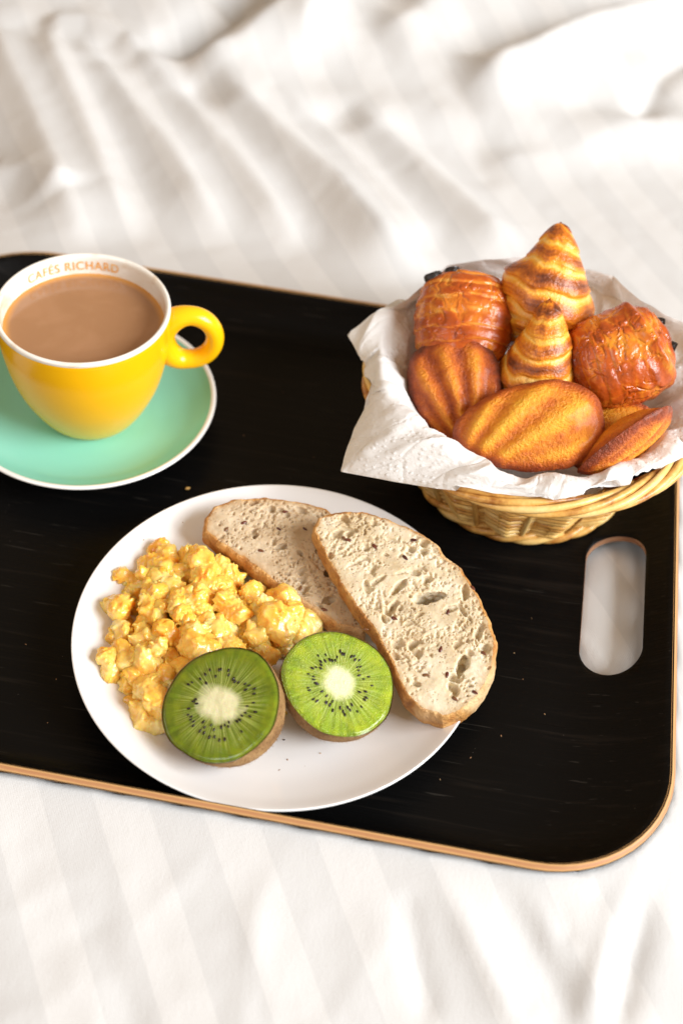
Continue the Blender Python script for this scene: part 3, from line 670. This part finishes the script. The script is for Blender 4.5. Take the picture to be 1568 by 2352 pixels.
setc(nt, b, Base_Color=mix(nt, ramp(nt, math_(nt, 'ADD', ln, math_(nt, 'MULTIPLY_ADD', noise(nt, co, 60, 2), .002, -.001)), [(.0405, 0.), (.0426, 1.)]), mix(nt, ramp(nt, noise(nt, co, 45, 3, .5, .8), [(.45, 0.), (.7, .5)]), (.34, .175, .085), (.42, .225, .12)), (.62, .28, .06)))
CZ = 7.22
V, F = lathe([(0, CZ), (2, CZ), (3.9, CZ), (4.2, CZ+.02), (4.33, CZ+.05)], CX_, CY_, 96, 4)
tag(obj('coffee', V, F, m_cof, origin=(CX_, CY_, CZ)), 'milky brown coffee filling the yellow cup', 'coffee')

# ================================================================== BASKET
BX, BY = 9.85, 57.8
m_wic, nt, b = mat('willow_strand', (.66, .40, .13), .42, Coat_Weight=.15)
co = oco(nt); ri = nd(nt, 'ShaderNodeObjectInfo').outputs['Random']
n1 = noise(nt, co, 70, 4, .6); n2 = noise(nt, co, 420, 3, .6)
setc(nt, b, Base_Color=ramp(nt, math_(nt, 'ADD', math_(nt, 'MULTIPLY', n1, .8), math_(nt, 'MULTIPLY_ADD', ri, .24, -.02)), [(.30, (.36, .13, .02)), (.42, (.68, .37, .09)), (.58, (.80, .52, .17)), (.78, (.86, .65, .30))]), Normal=bump(nt, n2, .0006, .5))
bas = thing('wicker_basket', 'round honey-coloured wicker basket holding pastries', 'basket', (BX, BY, 0))
th = np.linspace(0, 2*np.pi, 361)[:-1]
def circ(R, z): return np.stack([BX+R*np.cos(th), BY+R*np.sin(th), z+0*th], -1)
NF = 15
tri_ = lambda p: np.abs(((p/np.pi) % 2)-1)*2-1
for k in range(11):
    f = k/10; R = 6.02+1.95*f; z = .80+4.5*f
    zg = tri_(th*NF+.6)
    sw = np.sin(np.arcsin(np.clip(zg, -1, 1))*.9)
    path = circ(R+.34*sw+.03*np.sin(7*th+k), z+.07*np.sin(th*NF+.6+1.57)+.03*np.sin(5*th+2*k))
    V, F = tube(path, .16+.010*math.sin(k*3), 8, True, rad2=.155); obj('strand', V, F, m_wic, bas)
for k in range(2*NF):
    a = (k+.5)*np.pi/NF; q = np.linspace(0, 1, 14); R = 5.85+2.45*q
    p = np.stack([BX+R*math.cos(a), BY+R*math.sin(a), .3+5.8*q], -1); V, F = tube(p, .17, 7, False, up=(-math.sin(a), math.cos(a), 0)); obj('stake', V, F, m_wic, bas)
def braid(R, z, ns, turns, hr, rad, tilt):
    for k in range(ns):
        ph = th*turns+2*np.pi*k/ns
        a, b_ = hr*np.cos(ph), hr*np.sin(ph)*.8
        ct, st_ = math.cos(tilt), math.sin(tilt)
        V, F = tube(circ(R+a*ct-b_*st_, z+a*st_+b_*ct), rad, 9, True); obj('braid_strand', V, F, m_wic, bas)
braid(5.95, .40, 3, 8, .24, .21, .9)
braid(8.80, 5.95, 6, 4, .46, .20, .5)
braid(8.25, 5.55, 2, 9, .2, .22, 0)
V, F = lathe([(0, .18), (3, .2), (5.8, .3), (5.85, .42), (3, .45), (0, .45)], BX, BY, 96, 3); obj('base', V, F, m_wic, bas)

# ================================================================== NAPKIN
m_nap, nt, b = mat('embossed_tissue', (.93, .925, .92), .85)
uvn = nd(nt, 'ShaderNodeUVMap').outputs[0]
dots = ramp(nt, voro(nt, mapv(nt, uvn, rot=(0, 0, .5)), 2.9, rnd=.35), [(.10, 1.), (.34, 0.)])
zone = ramp(nt, noise(nt, uvn, .22, 1), [(.40, .2), (.52, 1.)])
fine = noise(nt, uvn, 14, 4, .65); cr_ = voro(nt, mapv(nt, uvn, (1, .6, 1)), .55, 'DISTANCE_TO_EDGE')
crl = ramp(nt, cr_, [(.0, 0.), (.06, 1.)])
hgt_ = math_(nt, 'ADD', math_(nt, 'ADD', math_(nt, 'MULTIPLY', math_(nt, 'MULTIPLY', dots, zone), .38), math_(nt, 'MULTIPLY', fine, .35)), math_(nt, 'MULTIPLY', crl, .35))
setc(nt, b, Normal=bump(nt, hgt_, .0011, .8))
tr = nd(nt, 'ShaderNodeBsdfTranslucent', {'Color': (.80, .74, .66, 1)}); ms = nd(nt, 'ShaderNodeMixShader', {0: .22})
nt.links.new(b.outputs[0], ms.inputs[1]); nt.links.new(tr.outputs[0], ms.inputs[2]); nt.links.new(ms.outputs[0], nt.nodes['Material Output'].inputs[0])
# angle about the basket, picture point of the free edge, its height, height of the crest over the rim
NAP = [(180, 842, 850, 6.3, 7.3), (172, 830, 822, 6.5, 7.5), (163, 800, 772, 6.9, 7.9), (146, 880, 715, 8.3, 7.5), (128, 954, 668, 8.9, 7.2), (110, 1026, 606, 9.4, 7.2), (96, 1130, 592, 9.4, 7.2), (85, 1219, 582, 9.6, 7.4),
       (72, 1310, 604, 9.0, 7.2), (58, 1412, 632, 8.8, 7.2), (42, 1475, 690, 8.6, 7.2), (27, 1580, 745, 8.2, 7.2), (8, 1680, 830, 7.2, 7.2), (-14, 1720, 960, 6.2, 7.0), (-30, 1600, 1046, 6.5, 7.0), (-44, 1500, 1066, 6.75, 6.8),
       (-56, 1405, 1090, 6.6, 6.7), (-62, 1372, 1112, 6.45, 6.9), (-67, 1345, 1113, 6.6, 6.6), (-73, 1297, 1094, 7.1, 6.7), (-77, 1280, 1141, 6.6, 6.9), (-87, 1205, 1141, 6.55, 6.9), (-98, 1127, 1137, 6.45, 7.0), (-113, 995, 1120, 6.1, 7.2), (-126, 890, 1103, 5.7, 7.4), (-139, 783, 1084, 5.2, 7.3),
       (-152, 815, 990, 5.8, 7.2), (-166, 862, 890, 6.2, 7.2), (-173, 838, 872, 6.3, 7.5)]
A = np.array([n_[0] for n_ in NAP], float); A[A > 0] = A[A > 0]; o_ = np.argsort(-A); A = A[o_]; NN = [NAP[k] for k in o_]
E = np.array([un(n_[1], n_[2], n_[3]) for n_ in NN]); Cz = np.array([n_[4] for n_ in NN])
NA = 420; aa = 180-360*np.arange(NA)/NA
def per(v): return np.interp(-aa, -np.r_[A, A[0]-360], np.r_[v, v[0]])
Ed = np.stack([per(E[:, k]) for k in range(3)], -1); cz = per(Cz); ar = np.radians(aa)
cosA, sinA = np.cos(ar), np.sin(ar)
def at(R, z): return np.stack([BX+R*cosA, BY+R*sinA, z+0*cosA], -1)
crR = 8.95
# in the back the napkin stands up against the sheet; elsewhere it bends over the rim
rings = [at(.05, .75), at(4.6, .8), at(5.6, 2.4), at(6.7, 5.2), at(7.5, 6.5), None, None]
er = np.hypot(Ed[:, 0]-BX, Ed[:, 1]-BY)
crest = at(8.45, 0); crest[:, 2] = cz
short = er < 9.35
mid = (crest+Ed)/2; mid[:, 2] += .30
crest2 = at(8.5, 0); crest2[:, 2] = np.maximum(cz-.15, 6.8)
mid2 = np.where(short[:, None], (crest2+Ed)/2, mid)
RG = [rings[0], rings[1], rings[2], rings[3], rings[4], crest, mid2, Ed]
tt = np.arange(len(RG)); NV = 90
tv_ = np.r_[np.linspace(0, 4, 24, endpoint=False), np.linspace(4, 7, NV-24)]
RGA = np.array(RG)
def cr_interp(t):
    k = min(int(t), len(RG)-2); f_ = t-k; p0, p1, p2, p3 = RGA[max(k-1, 0)], RGA[k], RGA[k+1], RGA[min(k+2, len(RG)-1)]
    return .5*((2*p1)+(-p0+p2)*f_+(2*p0-5*p1+4*p2-p3)*f_*f_+(-p0+3*p1-3*p2+p3)*f_**3)
NP = np.array([cr_interp(t) for t in tv_])
dU = np.roll(NP, -1, 1)-np.roll(NP, 1, 1); dV = np.gradient(NP, axis=0); Nn = np.cross(dU, dV); Nn /= np.linalg.norm(Nn, axis=2, keepdims=True)+1e-9
sl = np.cumsum(np.r_[np.zeros((1, NA)), np.linalg.norm(np.diff(NP, axis=0), axis=2)], 0)
uu = np.broadcast_to(ar*8.5, (NV, NA)); 
fold = (.5-np.abs(vnoise(cosA*3.6+.25*sl, sinA*3.6, sl*.22, 71)))*1.0+(.5-np.abs(vnoise(cosA*7+.3*sl, sinA*7, sl*.5, 72)))*.28+.07*fbm(cosA*12, sinA*12, sl*1.4, 2, 73)
amp = np.interp(tv_, [0, 3.5, 4.4, 5.5, 6.6, 7], [.1, .5, .9, .85, .55, .28])[:, None]
NP = NP+Nn*(fold*amp)[..., None]
rad_n = np.hypot(NP[..., 0]-BX, NP[..., 1]-BY)
lim = (rad_n > 8.2) & (rad_n < 9.5)                        # stays above the rim braid
NP[..., 2] = np.where(lim, np.maximum(NP[..., 2], 6.62), NP[..., 2])
nap = obj('paper_napkin', NP.reshape(-1, 3), grid_faces(NV, NA, False, True, True), m_nap, origin=(BX, BY, .7), uv=np.stack([uu.ravel(), sl.ravel()], -1))
tag(nap, 'crumpled white embossed paper napkin lining the wicker basket', 'napkin')

# ================================================================== PASTRIES
def pastry_mat(name, stops, rough, coat, grain, gd, n_s=60, n_amt=.5, crack=0):
    m_, nt, b = mat(name, (.6, .25, .05), rough, Coat_Weight=coat, Coat_Roughness=.22, Subsurface_Weight=.08, Subsurface_Radius=(.003, .0015, .0006), Subsurface_Scale=1.0)
    co = oco(nt); br = attr(nt, 'brown')
    f_ = math_(nt, 'ADD', br, math_(nt, 'MULTIPLY_ADD', noise(nt, co, n_s, 4, .62), n_amt, -n_amt/2))
    h_ = noise(nt, co, grain, 3, .65)
    if crack:
        wv_ = nd(nt, 'ShaderNodeTexNoise', {'Vector': co, 'Scale': 90.0, 'Detail': 3.0})
        cv_ = nd(nt, 'ShaderNodeMix', {0: .012}, data_type='VECTOR', clamp_factor=False); 
        v_ = nd(nt, 'ShaderNodeVectorMath', {0: co, 1: nd(nt, 'ShaderNodeVectorMath', {0: wv_.outputs['Color'], 1: (.012, .012, .012)}, operation='MULTIPLY').outputs[0]}, operation='ADD').outputs[0]
        nt.nodes.remove(cv_)
        vd = voro(nt, mapv(nt, v_, (1, .9, 1.6)), 95, 'DISTANCE_TO_EDGE'); ck = ramp(nt, vd, [(.02, 1.), (.16, 0.)])
        ck = math_(nt, 'MULTIPLY', ck, ramp(nt, noise(nt, co, 40, 2), [(.42, 0.), (.58, 1.)]))
        f_ = math_(nt, 'SUBTRACT', f_, math_(nt, 'MULTIPLY', ck, crack)); h_ = math_(nt, 'SUBTRACT', math_(nt, 'MULTIPLY', h_, .6), math_(nt, 'MULTIPLY', ck, .8))
    setc(nt, b, Base_Color=ramp(nt, f_, stops), Normal=bump(nt, h_, gd, .7), Roughness=math_(nt, 'MULTIPLY_ADD', h_, .25, rough-.1))
    return m_
m_croi = pastry_mat('croissant_crust', [(.05, (.92, .60, .18)), (.32, (.89, .40, .03)), (.52, (.68, .20, .012)), (.72, (.36, .085, .010)), (.95, (.13, .026, .006))], .34, .2, 260, .0022, 80, .75)
m_pain = pastry_mat('egg_washed_puff_pastry', [(.05, (.84, .42, .08)), (.30, (.68, .21, .022)), (.52, (.44, .078, .008)), (.75, (.23, .032, .006)), (.95, (.09, .013, .004))], .34, .15, 210, .0012, 55, .5, .18)
m_pain2 = pastry_mat('dark_egg_washed_puff_pastry', [(.05, (.88, .46, .07)), (.28, (.76, .26, .022)), (.50, (.48, .085, .008)), (.75, (.22, .036, .008)), (.95, (.08, .012, .004))], .34, .15, 160, .0020, 60, .8, .12)
m_mad = pastry_mat('madeleine_sponge', [(.05, (.92, .46, .03)), (.28, (.84, .29, .011)), (.50, (.60, .135, .006)), (.72, (.33, .052, .005)), (.95, (.11, .018, .004))], .46, .15, 620, .0034, 260, .46)
m_choc, nt, b = mat('dark_baked_chocolate', (.012, .007, .006), .35)
setc(nt, b, Normal=bump(nt, noise(nt, oco(nt), 300, 3), .002, .7))

def croissant(label, tip, mid, end, Rm, seed, side, turns=4.2, lobe=0):
    tip, mid, end = map(np.array, (tip, mid, end)); nS, nT = 190, 72
    s = np.linspace(0, 1, nS); c = 2*mid-(tip+end)/2
    P = ((1-s)**2)[:, None]*tip+(2*s*(1-s))[:, None]*c+(s**2)[:, None]*end
    T = np.gradient(P, axis=0); T /= np.linalg.norm(T, axis=1, keepdims=True)
    S0 = unit(np.asarray(side)-0); S = S0-T*(T@S0)[:, None]; S /= np.linalg.norm(S, axis=1, keepdims=True); U = np.cross(T, S)
    t = np.linspace(0, 2*np.pi, nT, endpoint=False)
    u = np.abs(2*s-1)
    prof_ = Rm*np.clip(1-u**1.08, 0, 1)**1.02*.95+.42*np.clip(1-u**9, 0, 1)**.5*sstep(1.0, .93, u)+.0
    ST, TT = np.meshgrid(s, t, indexing='ij'); uu_ = np.abs(2*ST-1)
    nz = vnoise(np.cos(TT)*1.6+seed, np.sin(TT)*1.6, ST*7, seed)
    q = uu_*turns+.30*np.sin(TT+seed*.7)+.20*nz+.10*vnoise(np.cos(TT)*3, np.sin(TT)*3, ST*4, seed+30)
    fr = q-np.floor(q)
    step = (1-fr**2.2)*sstep(0, .10, fr)
    r_ = prof_[:, None]*(.95+.065*step*(.6+.8*((np.floor(q)*.618+seed*.3) % 1))+.045*nz)+.03*fbm(np.cos(TT)*4, np.sin(TT)*4, ST*20, 2, seed+3)
    if lobe: r_ *= 1+lobe*np.exp(-((uu_-.30)/.14)**2)*np.exp(-(np.angle(np.exp(1j*(TT-math.pi)))/.75)**2)
    r_[0] = r_[-1] = .01
    V = P[:, None]+S[:, None]*(r_*np.cos(TT))[..., None]+U[:, None]*(r_*np.sin(TT))[..., None]
    top_ = .5
    brown = .38+.44*np.exp(-((fr-.42)/.26)**2)*(.35+.75*((np.floor(q)*.618+.2) % 1)+.5*vnoise(np.cos(TT)*2, np.sin(TT)*2, ST*9, seed+5))+.35*sstep(.70, 1.0, uu_)+.10*nz-.24*np.exp(-((fr-.86)/.10)**2)
    lines = np.sin(q*33+3*nz)*(.5+.5*vnoise(np.cos(TT)*3, np.sin(TT)*3, ST*16, seed+8))
    brown = brown+.10*lines
    lo_ = V.reshape(-1, 3)[:, 2].min()
    o = obj('croissant', V.reshape(-1, 3), grid_faces(nS, nT, False, True, False), m_croi, origin=(mid[0], mid[1], lo_), attrs={'brown': brown})
    return tag(o, label, 'croissant', 'croissants in the basket')
croissant('small golden croissant standing highest at the back of the basket', uy(1287, 509, 63.2), uy(1252, 690, 60.9), (9.6, 61.6, 3.4), 2.32, 3, im(1, 0), 4.5, .26)
croissant('small golden croissant standing upright behind the front madeleine', uy(1262, 684, 58.6), uy(1236, 860, 56.9), (9.5, 57.8, 2.2), 1.84, 8, im(1, 0), 5.0)

def pain_au_chocolat(label, c, ex, ez, half, seed, bars, ridge=0, mt=None, lay=1.0):
    M = frame(ex, ez); c = np.array(c); nU, nV = 120, 96
    a = np.linspace(.004, np.pi-.004, nU); b_ = np.linspace(0, 2*np.pi, nV, endpoint=False)
    Aa, Bb = np.meshgrid(a, b_, indexing='ij')
    sp_ = lambda v, e: np.sign(v)*np.abs(v)**e
    x = sp_(np.cos(Aa), .74); w = np.sin(Aa)**.74
    y = w*sp_(np.cos(Bb), .86); z = w*sp_(np.sin(Bb), .86)
    L = np.stack([x*half[0], y*half[1], z*half[2]], -1)
    n_ = fbm(L[..., 0]*.6, L[..., 1]*.6, L[..., 2]*.6, 3, seed)
    ph = x*3.6+.5*vnoise(L[..., 1]*.5, L[..., 2]*.5, L[..., 0]*.3, seed+2); fr = ph-np.floor(ph)
    rel = 1+.05*n_+lay*.038*(1-fr**3)*sstep(0, .12, fr)+.03*fbm(L[..., 0]*2.2, L[..., 1]*1.1, L[..., 2]*1.1, 2, seed+7)
    if ridge: rel = rel+ridge*np.exp(-((L[..., 0]-.55*half[0]+.25*L[..., 1])/.32)**2)*sstep(-.2, .6, z)
    L = L*rel[..., None]
    brown = (.53 if mt is None else .50)+.38*n_-lay*.26*np.exp(-((fr-.06)/.07)**2)+.22*sstep(.75, 1, np.abs(x))
    lo_ = (c+L.reshape(-1, 3)@M)[:, 2].min()
    t = thing('chocolate_pastry', label, 'pastry', (c[0], c[1], lo_), 'chocolate pastries in the basket')
    obj('pastry', c+L.reshape(-1, 3)@M, grid_faces(nU, nV, False, True, False), mt or m_pain, t, attrs={'brown': brown})
    for p0, p1, rd in bars:
        p0, p1 = np.array(p0), np.array(p1); q = np.linspace(0, 1, 10)[:, None]
        path = c+(p0+(p1-p0)*q)@M; rr_ = rd*np.r_[.8, .97, np.ones(6), .97, .8]
        V, F = tube(path, rr_, 12, False, up=M[2], rad2=rr_*.72); V = V+.09*np.stack([fbm(V[:, 0]*2.5+k_*3, V[:, 1]*2.5, V[:, 2]*2.5, 2, 4+k_) for k_ in range(3)], -1)
        obj('chocolate_bar', V, F, m_choc, t)
cL = uy(1064, 736, 59.6); nL = unit(-vdir(1064, 722)*.8+np.array([0, 0, .5]))
pain_au_chocolat('glossy chocolate pastry with cracked brown top leaning left of the croissants', cL-nL*.5, im(.06, -1), nL, (2.75, 2.55, 2.3), 5,
    [((1.6, 1.5, .92), (2.38, 1.85, 1.12), .48), ((1.9, .62, 1.05), (2.72, .8, 1.12), .42)])
cR = uy(1424, 820, 57.2); nR = unit(-vdir(1424, 820)*.85+np.array([0, 0, .35])+im(.25, .2)*.3)
pain_au_chocolat('glossy red-brown chocolate pastry lying right of the upright croissants', cR-nR*.6, im(1, -.34), nR, (2.75, 2.55, 2.3), 9,
    [((1.9, .2, 1.0), (2.72, -.6, 1.05), .34), ((1.9, 1.3, .4), (2.75, .9, .55), .36)], .10, m_pain2, .6)

def madeleine(label, c, ex, ez, a_, b_, hz, hump, seed, nfl=9, base=0.0, fan=0.0):
    M = frame(ex, ez); c = np.array(c); nR, nT = 46, 150
    t = np.linspace(0, 2*np.pi, nT, endpoint=False)
    rho = np.sin(np.linspace(0.0005, np.pi/2, nR))
    def half_(sign):
        R_, T_ = np.meshgrid(rho, t, indexing='ij')
        ct_ = np.sign(np.cos(T_))*np.abs(np.cos(T_))**.86; st_ = np.sign(np.sin(T_))*np.abs(np.sin(T_))**.86
        x = a_*R_*ct_; y = b_*R_*st_*(1+.24*np.cos(T_)-.10*np.cos(T_)**2)
        psi = np.arctan2(y+fan*b_, x+1.35*a_); fl = np.cos(psi*nfl*2.9)
        prof_ = np.clip(1-R_**2.3, 0, 1)**.62
        if sign > 0:
            env = sstep(-1.05*a_, -.5*a_, x+fan*a_)*sstep(1.0, .82, R_)
            z = hz*prof_+.13*fl*env*(.45+.55*prof_**.4)
            sc = 1+.018*fl*sstep(.8, 1, R_)*sstep(-.6*a_, 0, x); x, y = x*sc, y*sc
        else:
            z = -hump*np.clip(1-(R_*1.12)**2, 0, 1)**.8-.10*np.clip(1-R_**8, 0, 1)
        n_ = fbm(x*1.2, y*1.2, z, 3, seed)
        z = z+.05*n_*(1-R_**6)+.018*vnoise(x*7, y*7, z*7, seed+2)
        br = .28+.42*sstep(.70, 1.0, R_)**1.3+(-.16*fl*sstep(.95, .6, R_) if sign > 0 else -.05)+.16*n_+base
        return np.stack([x, y, z], -1), br
    (Vt_, bt), (Vb_, bb) = half_(1), half_(-1)
    rim = np.array([0, 0, .0])
    nt_ = nR*nT
    V = np.concatenate([Vt_.reshape(-1, 3), Vb_[:-1].reshape(-1, 3)]); br = np.concatenate([bt.ravel(), bb[:-1].ravel()])
    F = grid_faces(nR, nT, False, True).tolist()
    F2 = (grid_faces(nR-1, nT, False, True, True)+nt_).tolist()
    F3 = [[(nR-1)*nT+k, nt_+(nR-2)*nT+k, nt_+(nR-2)*nT+(k+1) % nT, (nR-1)*nT+(k+1) % nT] for k in range(nT)]
    V[:, :2] += .05*np.stack([fbm(V[:, 0]*1.5, V[:, 1]*1.5, 3, 2, seed+5), fbm(V[:, 0]*1.5, V[:, 1]*1.5, 8, 2, seed+6)], -1)
    Vw = c+V@M
    o = obj('madeleine', Vw, F+F2+F3, m_mad, origin=(c[0], c[1], Vw[:, 2].min()), attrs={'brown': br})
    bm = bmesh.new(); bm.from_mesh(o.data); bmesh.ops.recalc_face_normals(bm, faces=bm.faces); bm.to_mesh(o.data); bm.free()
    return tag(o, label, 'madeleine', 'madeleines in the basket')
v_ = vdir(1212, 985)
madeleine('bright golden madeleine lying on its side over the front of the napkin', uy(1212, 982, 53.0)+v_*.3, im(1, -.10), -v_+np.array([0, 0, .28])+im(.1, .0)*.2, 3.92, 2.30, 1.25, 1.3, 4, 9, 0, 1.5)
v_ = vdir(1045, 900)
madeleine('dark brown ridged madeleine standing left of the golden one', uy(1052, 908, 55.6)+v_*.3, im(-.30, -1), -v_+np.array([0, 0, .1])+im(-.25, 0)*.6, 3.3, 2.45, 1.2, 1.2, 14, 9, .22)
v_ = vdir(1410, 985)
madeleine('madeleine showing its smooth tan underside below the right chocolate pastry', uy(1395, 1010, 53.6)+v_*.8, im(1, .1), v_+np.array([0, 0, -.2]), 2.9, 2.1, 1.1, 1.1, 24)
v_ = vdir(1440, 1005)
madeleine('brown madeleine seen edge-on beside the golden one', uy(1432, 1012, 52.9), im(1, -.74), -v_*.25+im(.55, .75), 2.9, 2.1, .9, .9, 34, 9, .12)

# ================================================================== CRUMBS
m_ec, _, _ = mat('egg_crumb', (.62, .36, .10), .5)
def crumb(label, x, y, z, s_, seed, mt, group):
    p = un(x, y, z); V, F = ellipsoid(p, frame(unit([1, .4, 0]), (0, 0, 1)), (s_, s_*.6, s_*.45), 8, 10)
    V = p+(V-p)*(1+.5*vnoise(V[:, 0]*9, V[:, 1]*9, V[:, 2]*9, seed))[:, None]
    V[:, 2] += z-V[:, 2].min()
    tag(obj('crumb', V, F, mt, origin=(p[0], p[1], z)), label, 'crumb', group)
crumb('small yellow egg crumb on the black tray between plate and saucer', 432, 1124, 0, .16, 1, m_ec, None)
crumb('largest yellow egg crumb between the two kiwi halves', 652, 1640, .55, .20, 5, m_egg, None)
crumb('small yellow egg crumb beside the shaded kiwi half', 645, 1655, .55, .13, 6, m_egg, None)
crumb('tiny dark speck on the plate below the gap between the kiwis', 652, 1700, .55, .05, 15, m_kseed, None)
# stray specks of bread and skin, too small to tell apart
rc2 = np.random.default_rng(77); Vs, Fs, off = [], [], 0
SPK = [(660, 1745), (700, 1760), (735, 1730), (590, 1790), (810, 1745), (900, 1690), (960, 1690), (480, 1790), (300, 1680), (640, 1770), (870, 1740), (1000, 1700), (250, 1500), (330, 1240), (420, 1200)]
for k, (x, y) in enumerate(SPK+[(1180, 1500), (1220, 1420), (1150, 1690), (1080, 1740), (1200, 1560), (130, 1560), (60, 1480), (110, 1660), (1010, 1790), (1250, 1640), (720, 1050), (560, 1000), (650, 900)]):
    onp = k < len(SPK); p = un(x, y, .56); rr_ = math.hypot(p[0]-PX, p[1]-PY)
    z = np.interp(rr_, [0, 5.6, 6.6, 7.8, 9.0, 9.8], [.55, .56, .68, 1.0, 1.5, 1.95]) if onp else 0.0
    p = un(x, y, z); sz_ = rc2.uniform(.02, .045)*(1 if onp else .7)
    v_, f_ = ellipsoid(p, frame(unit([rc2.normal(), rc2.normal(), .01]), (0, 0, 1)), (sz_*rc2.uniform(1, 2.5), sz_, sz_*.7), 6, 7)
    Vs.append(v_); Fs.append(f_+off); off += len(v_)
m_spk, nt, b = mat('bread_speck', (.42, .24, .10), .8)
setc(nt, b, Base_Color=ramp(nt, noise(nt, oco(nt), 25, 1), [(.42, (.22, .10, .04)), (.6, (.42, .27, .13))]))
tag(obj('food_specks', np.concatenate(Vs), np.concatenate(Fs), m_spk), 'stray specks of bread and kiwi skin scattered on plate and tray', 'crumbs', None, 'stuff')
for o in bpy.data.objects:
    for k in ('_k', '_o'):
        if k in o: del o[k]
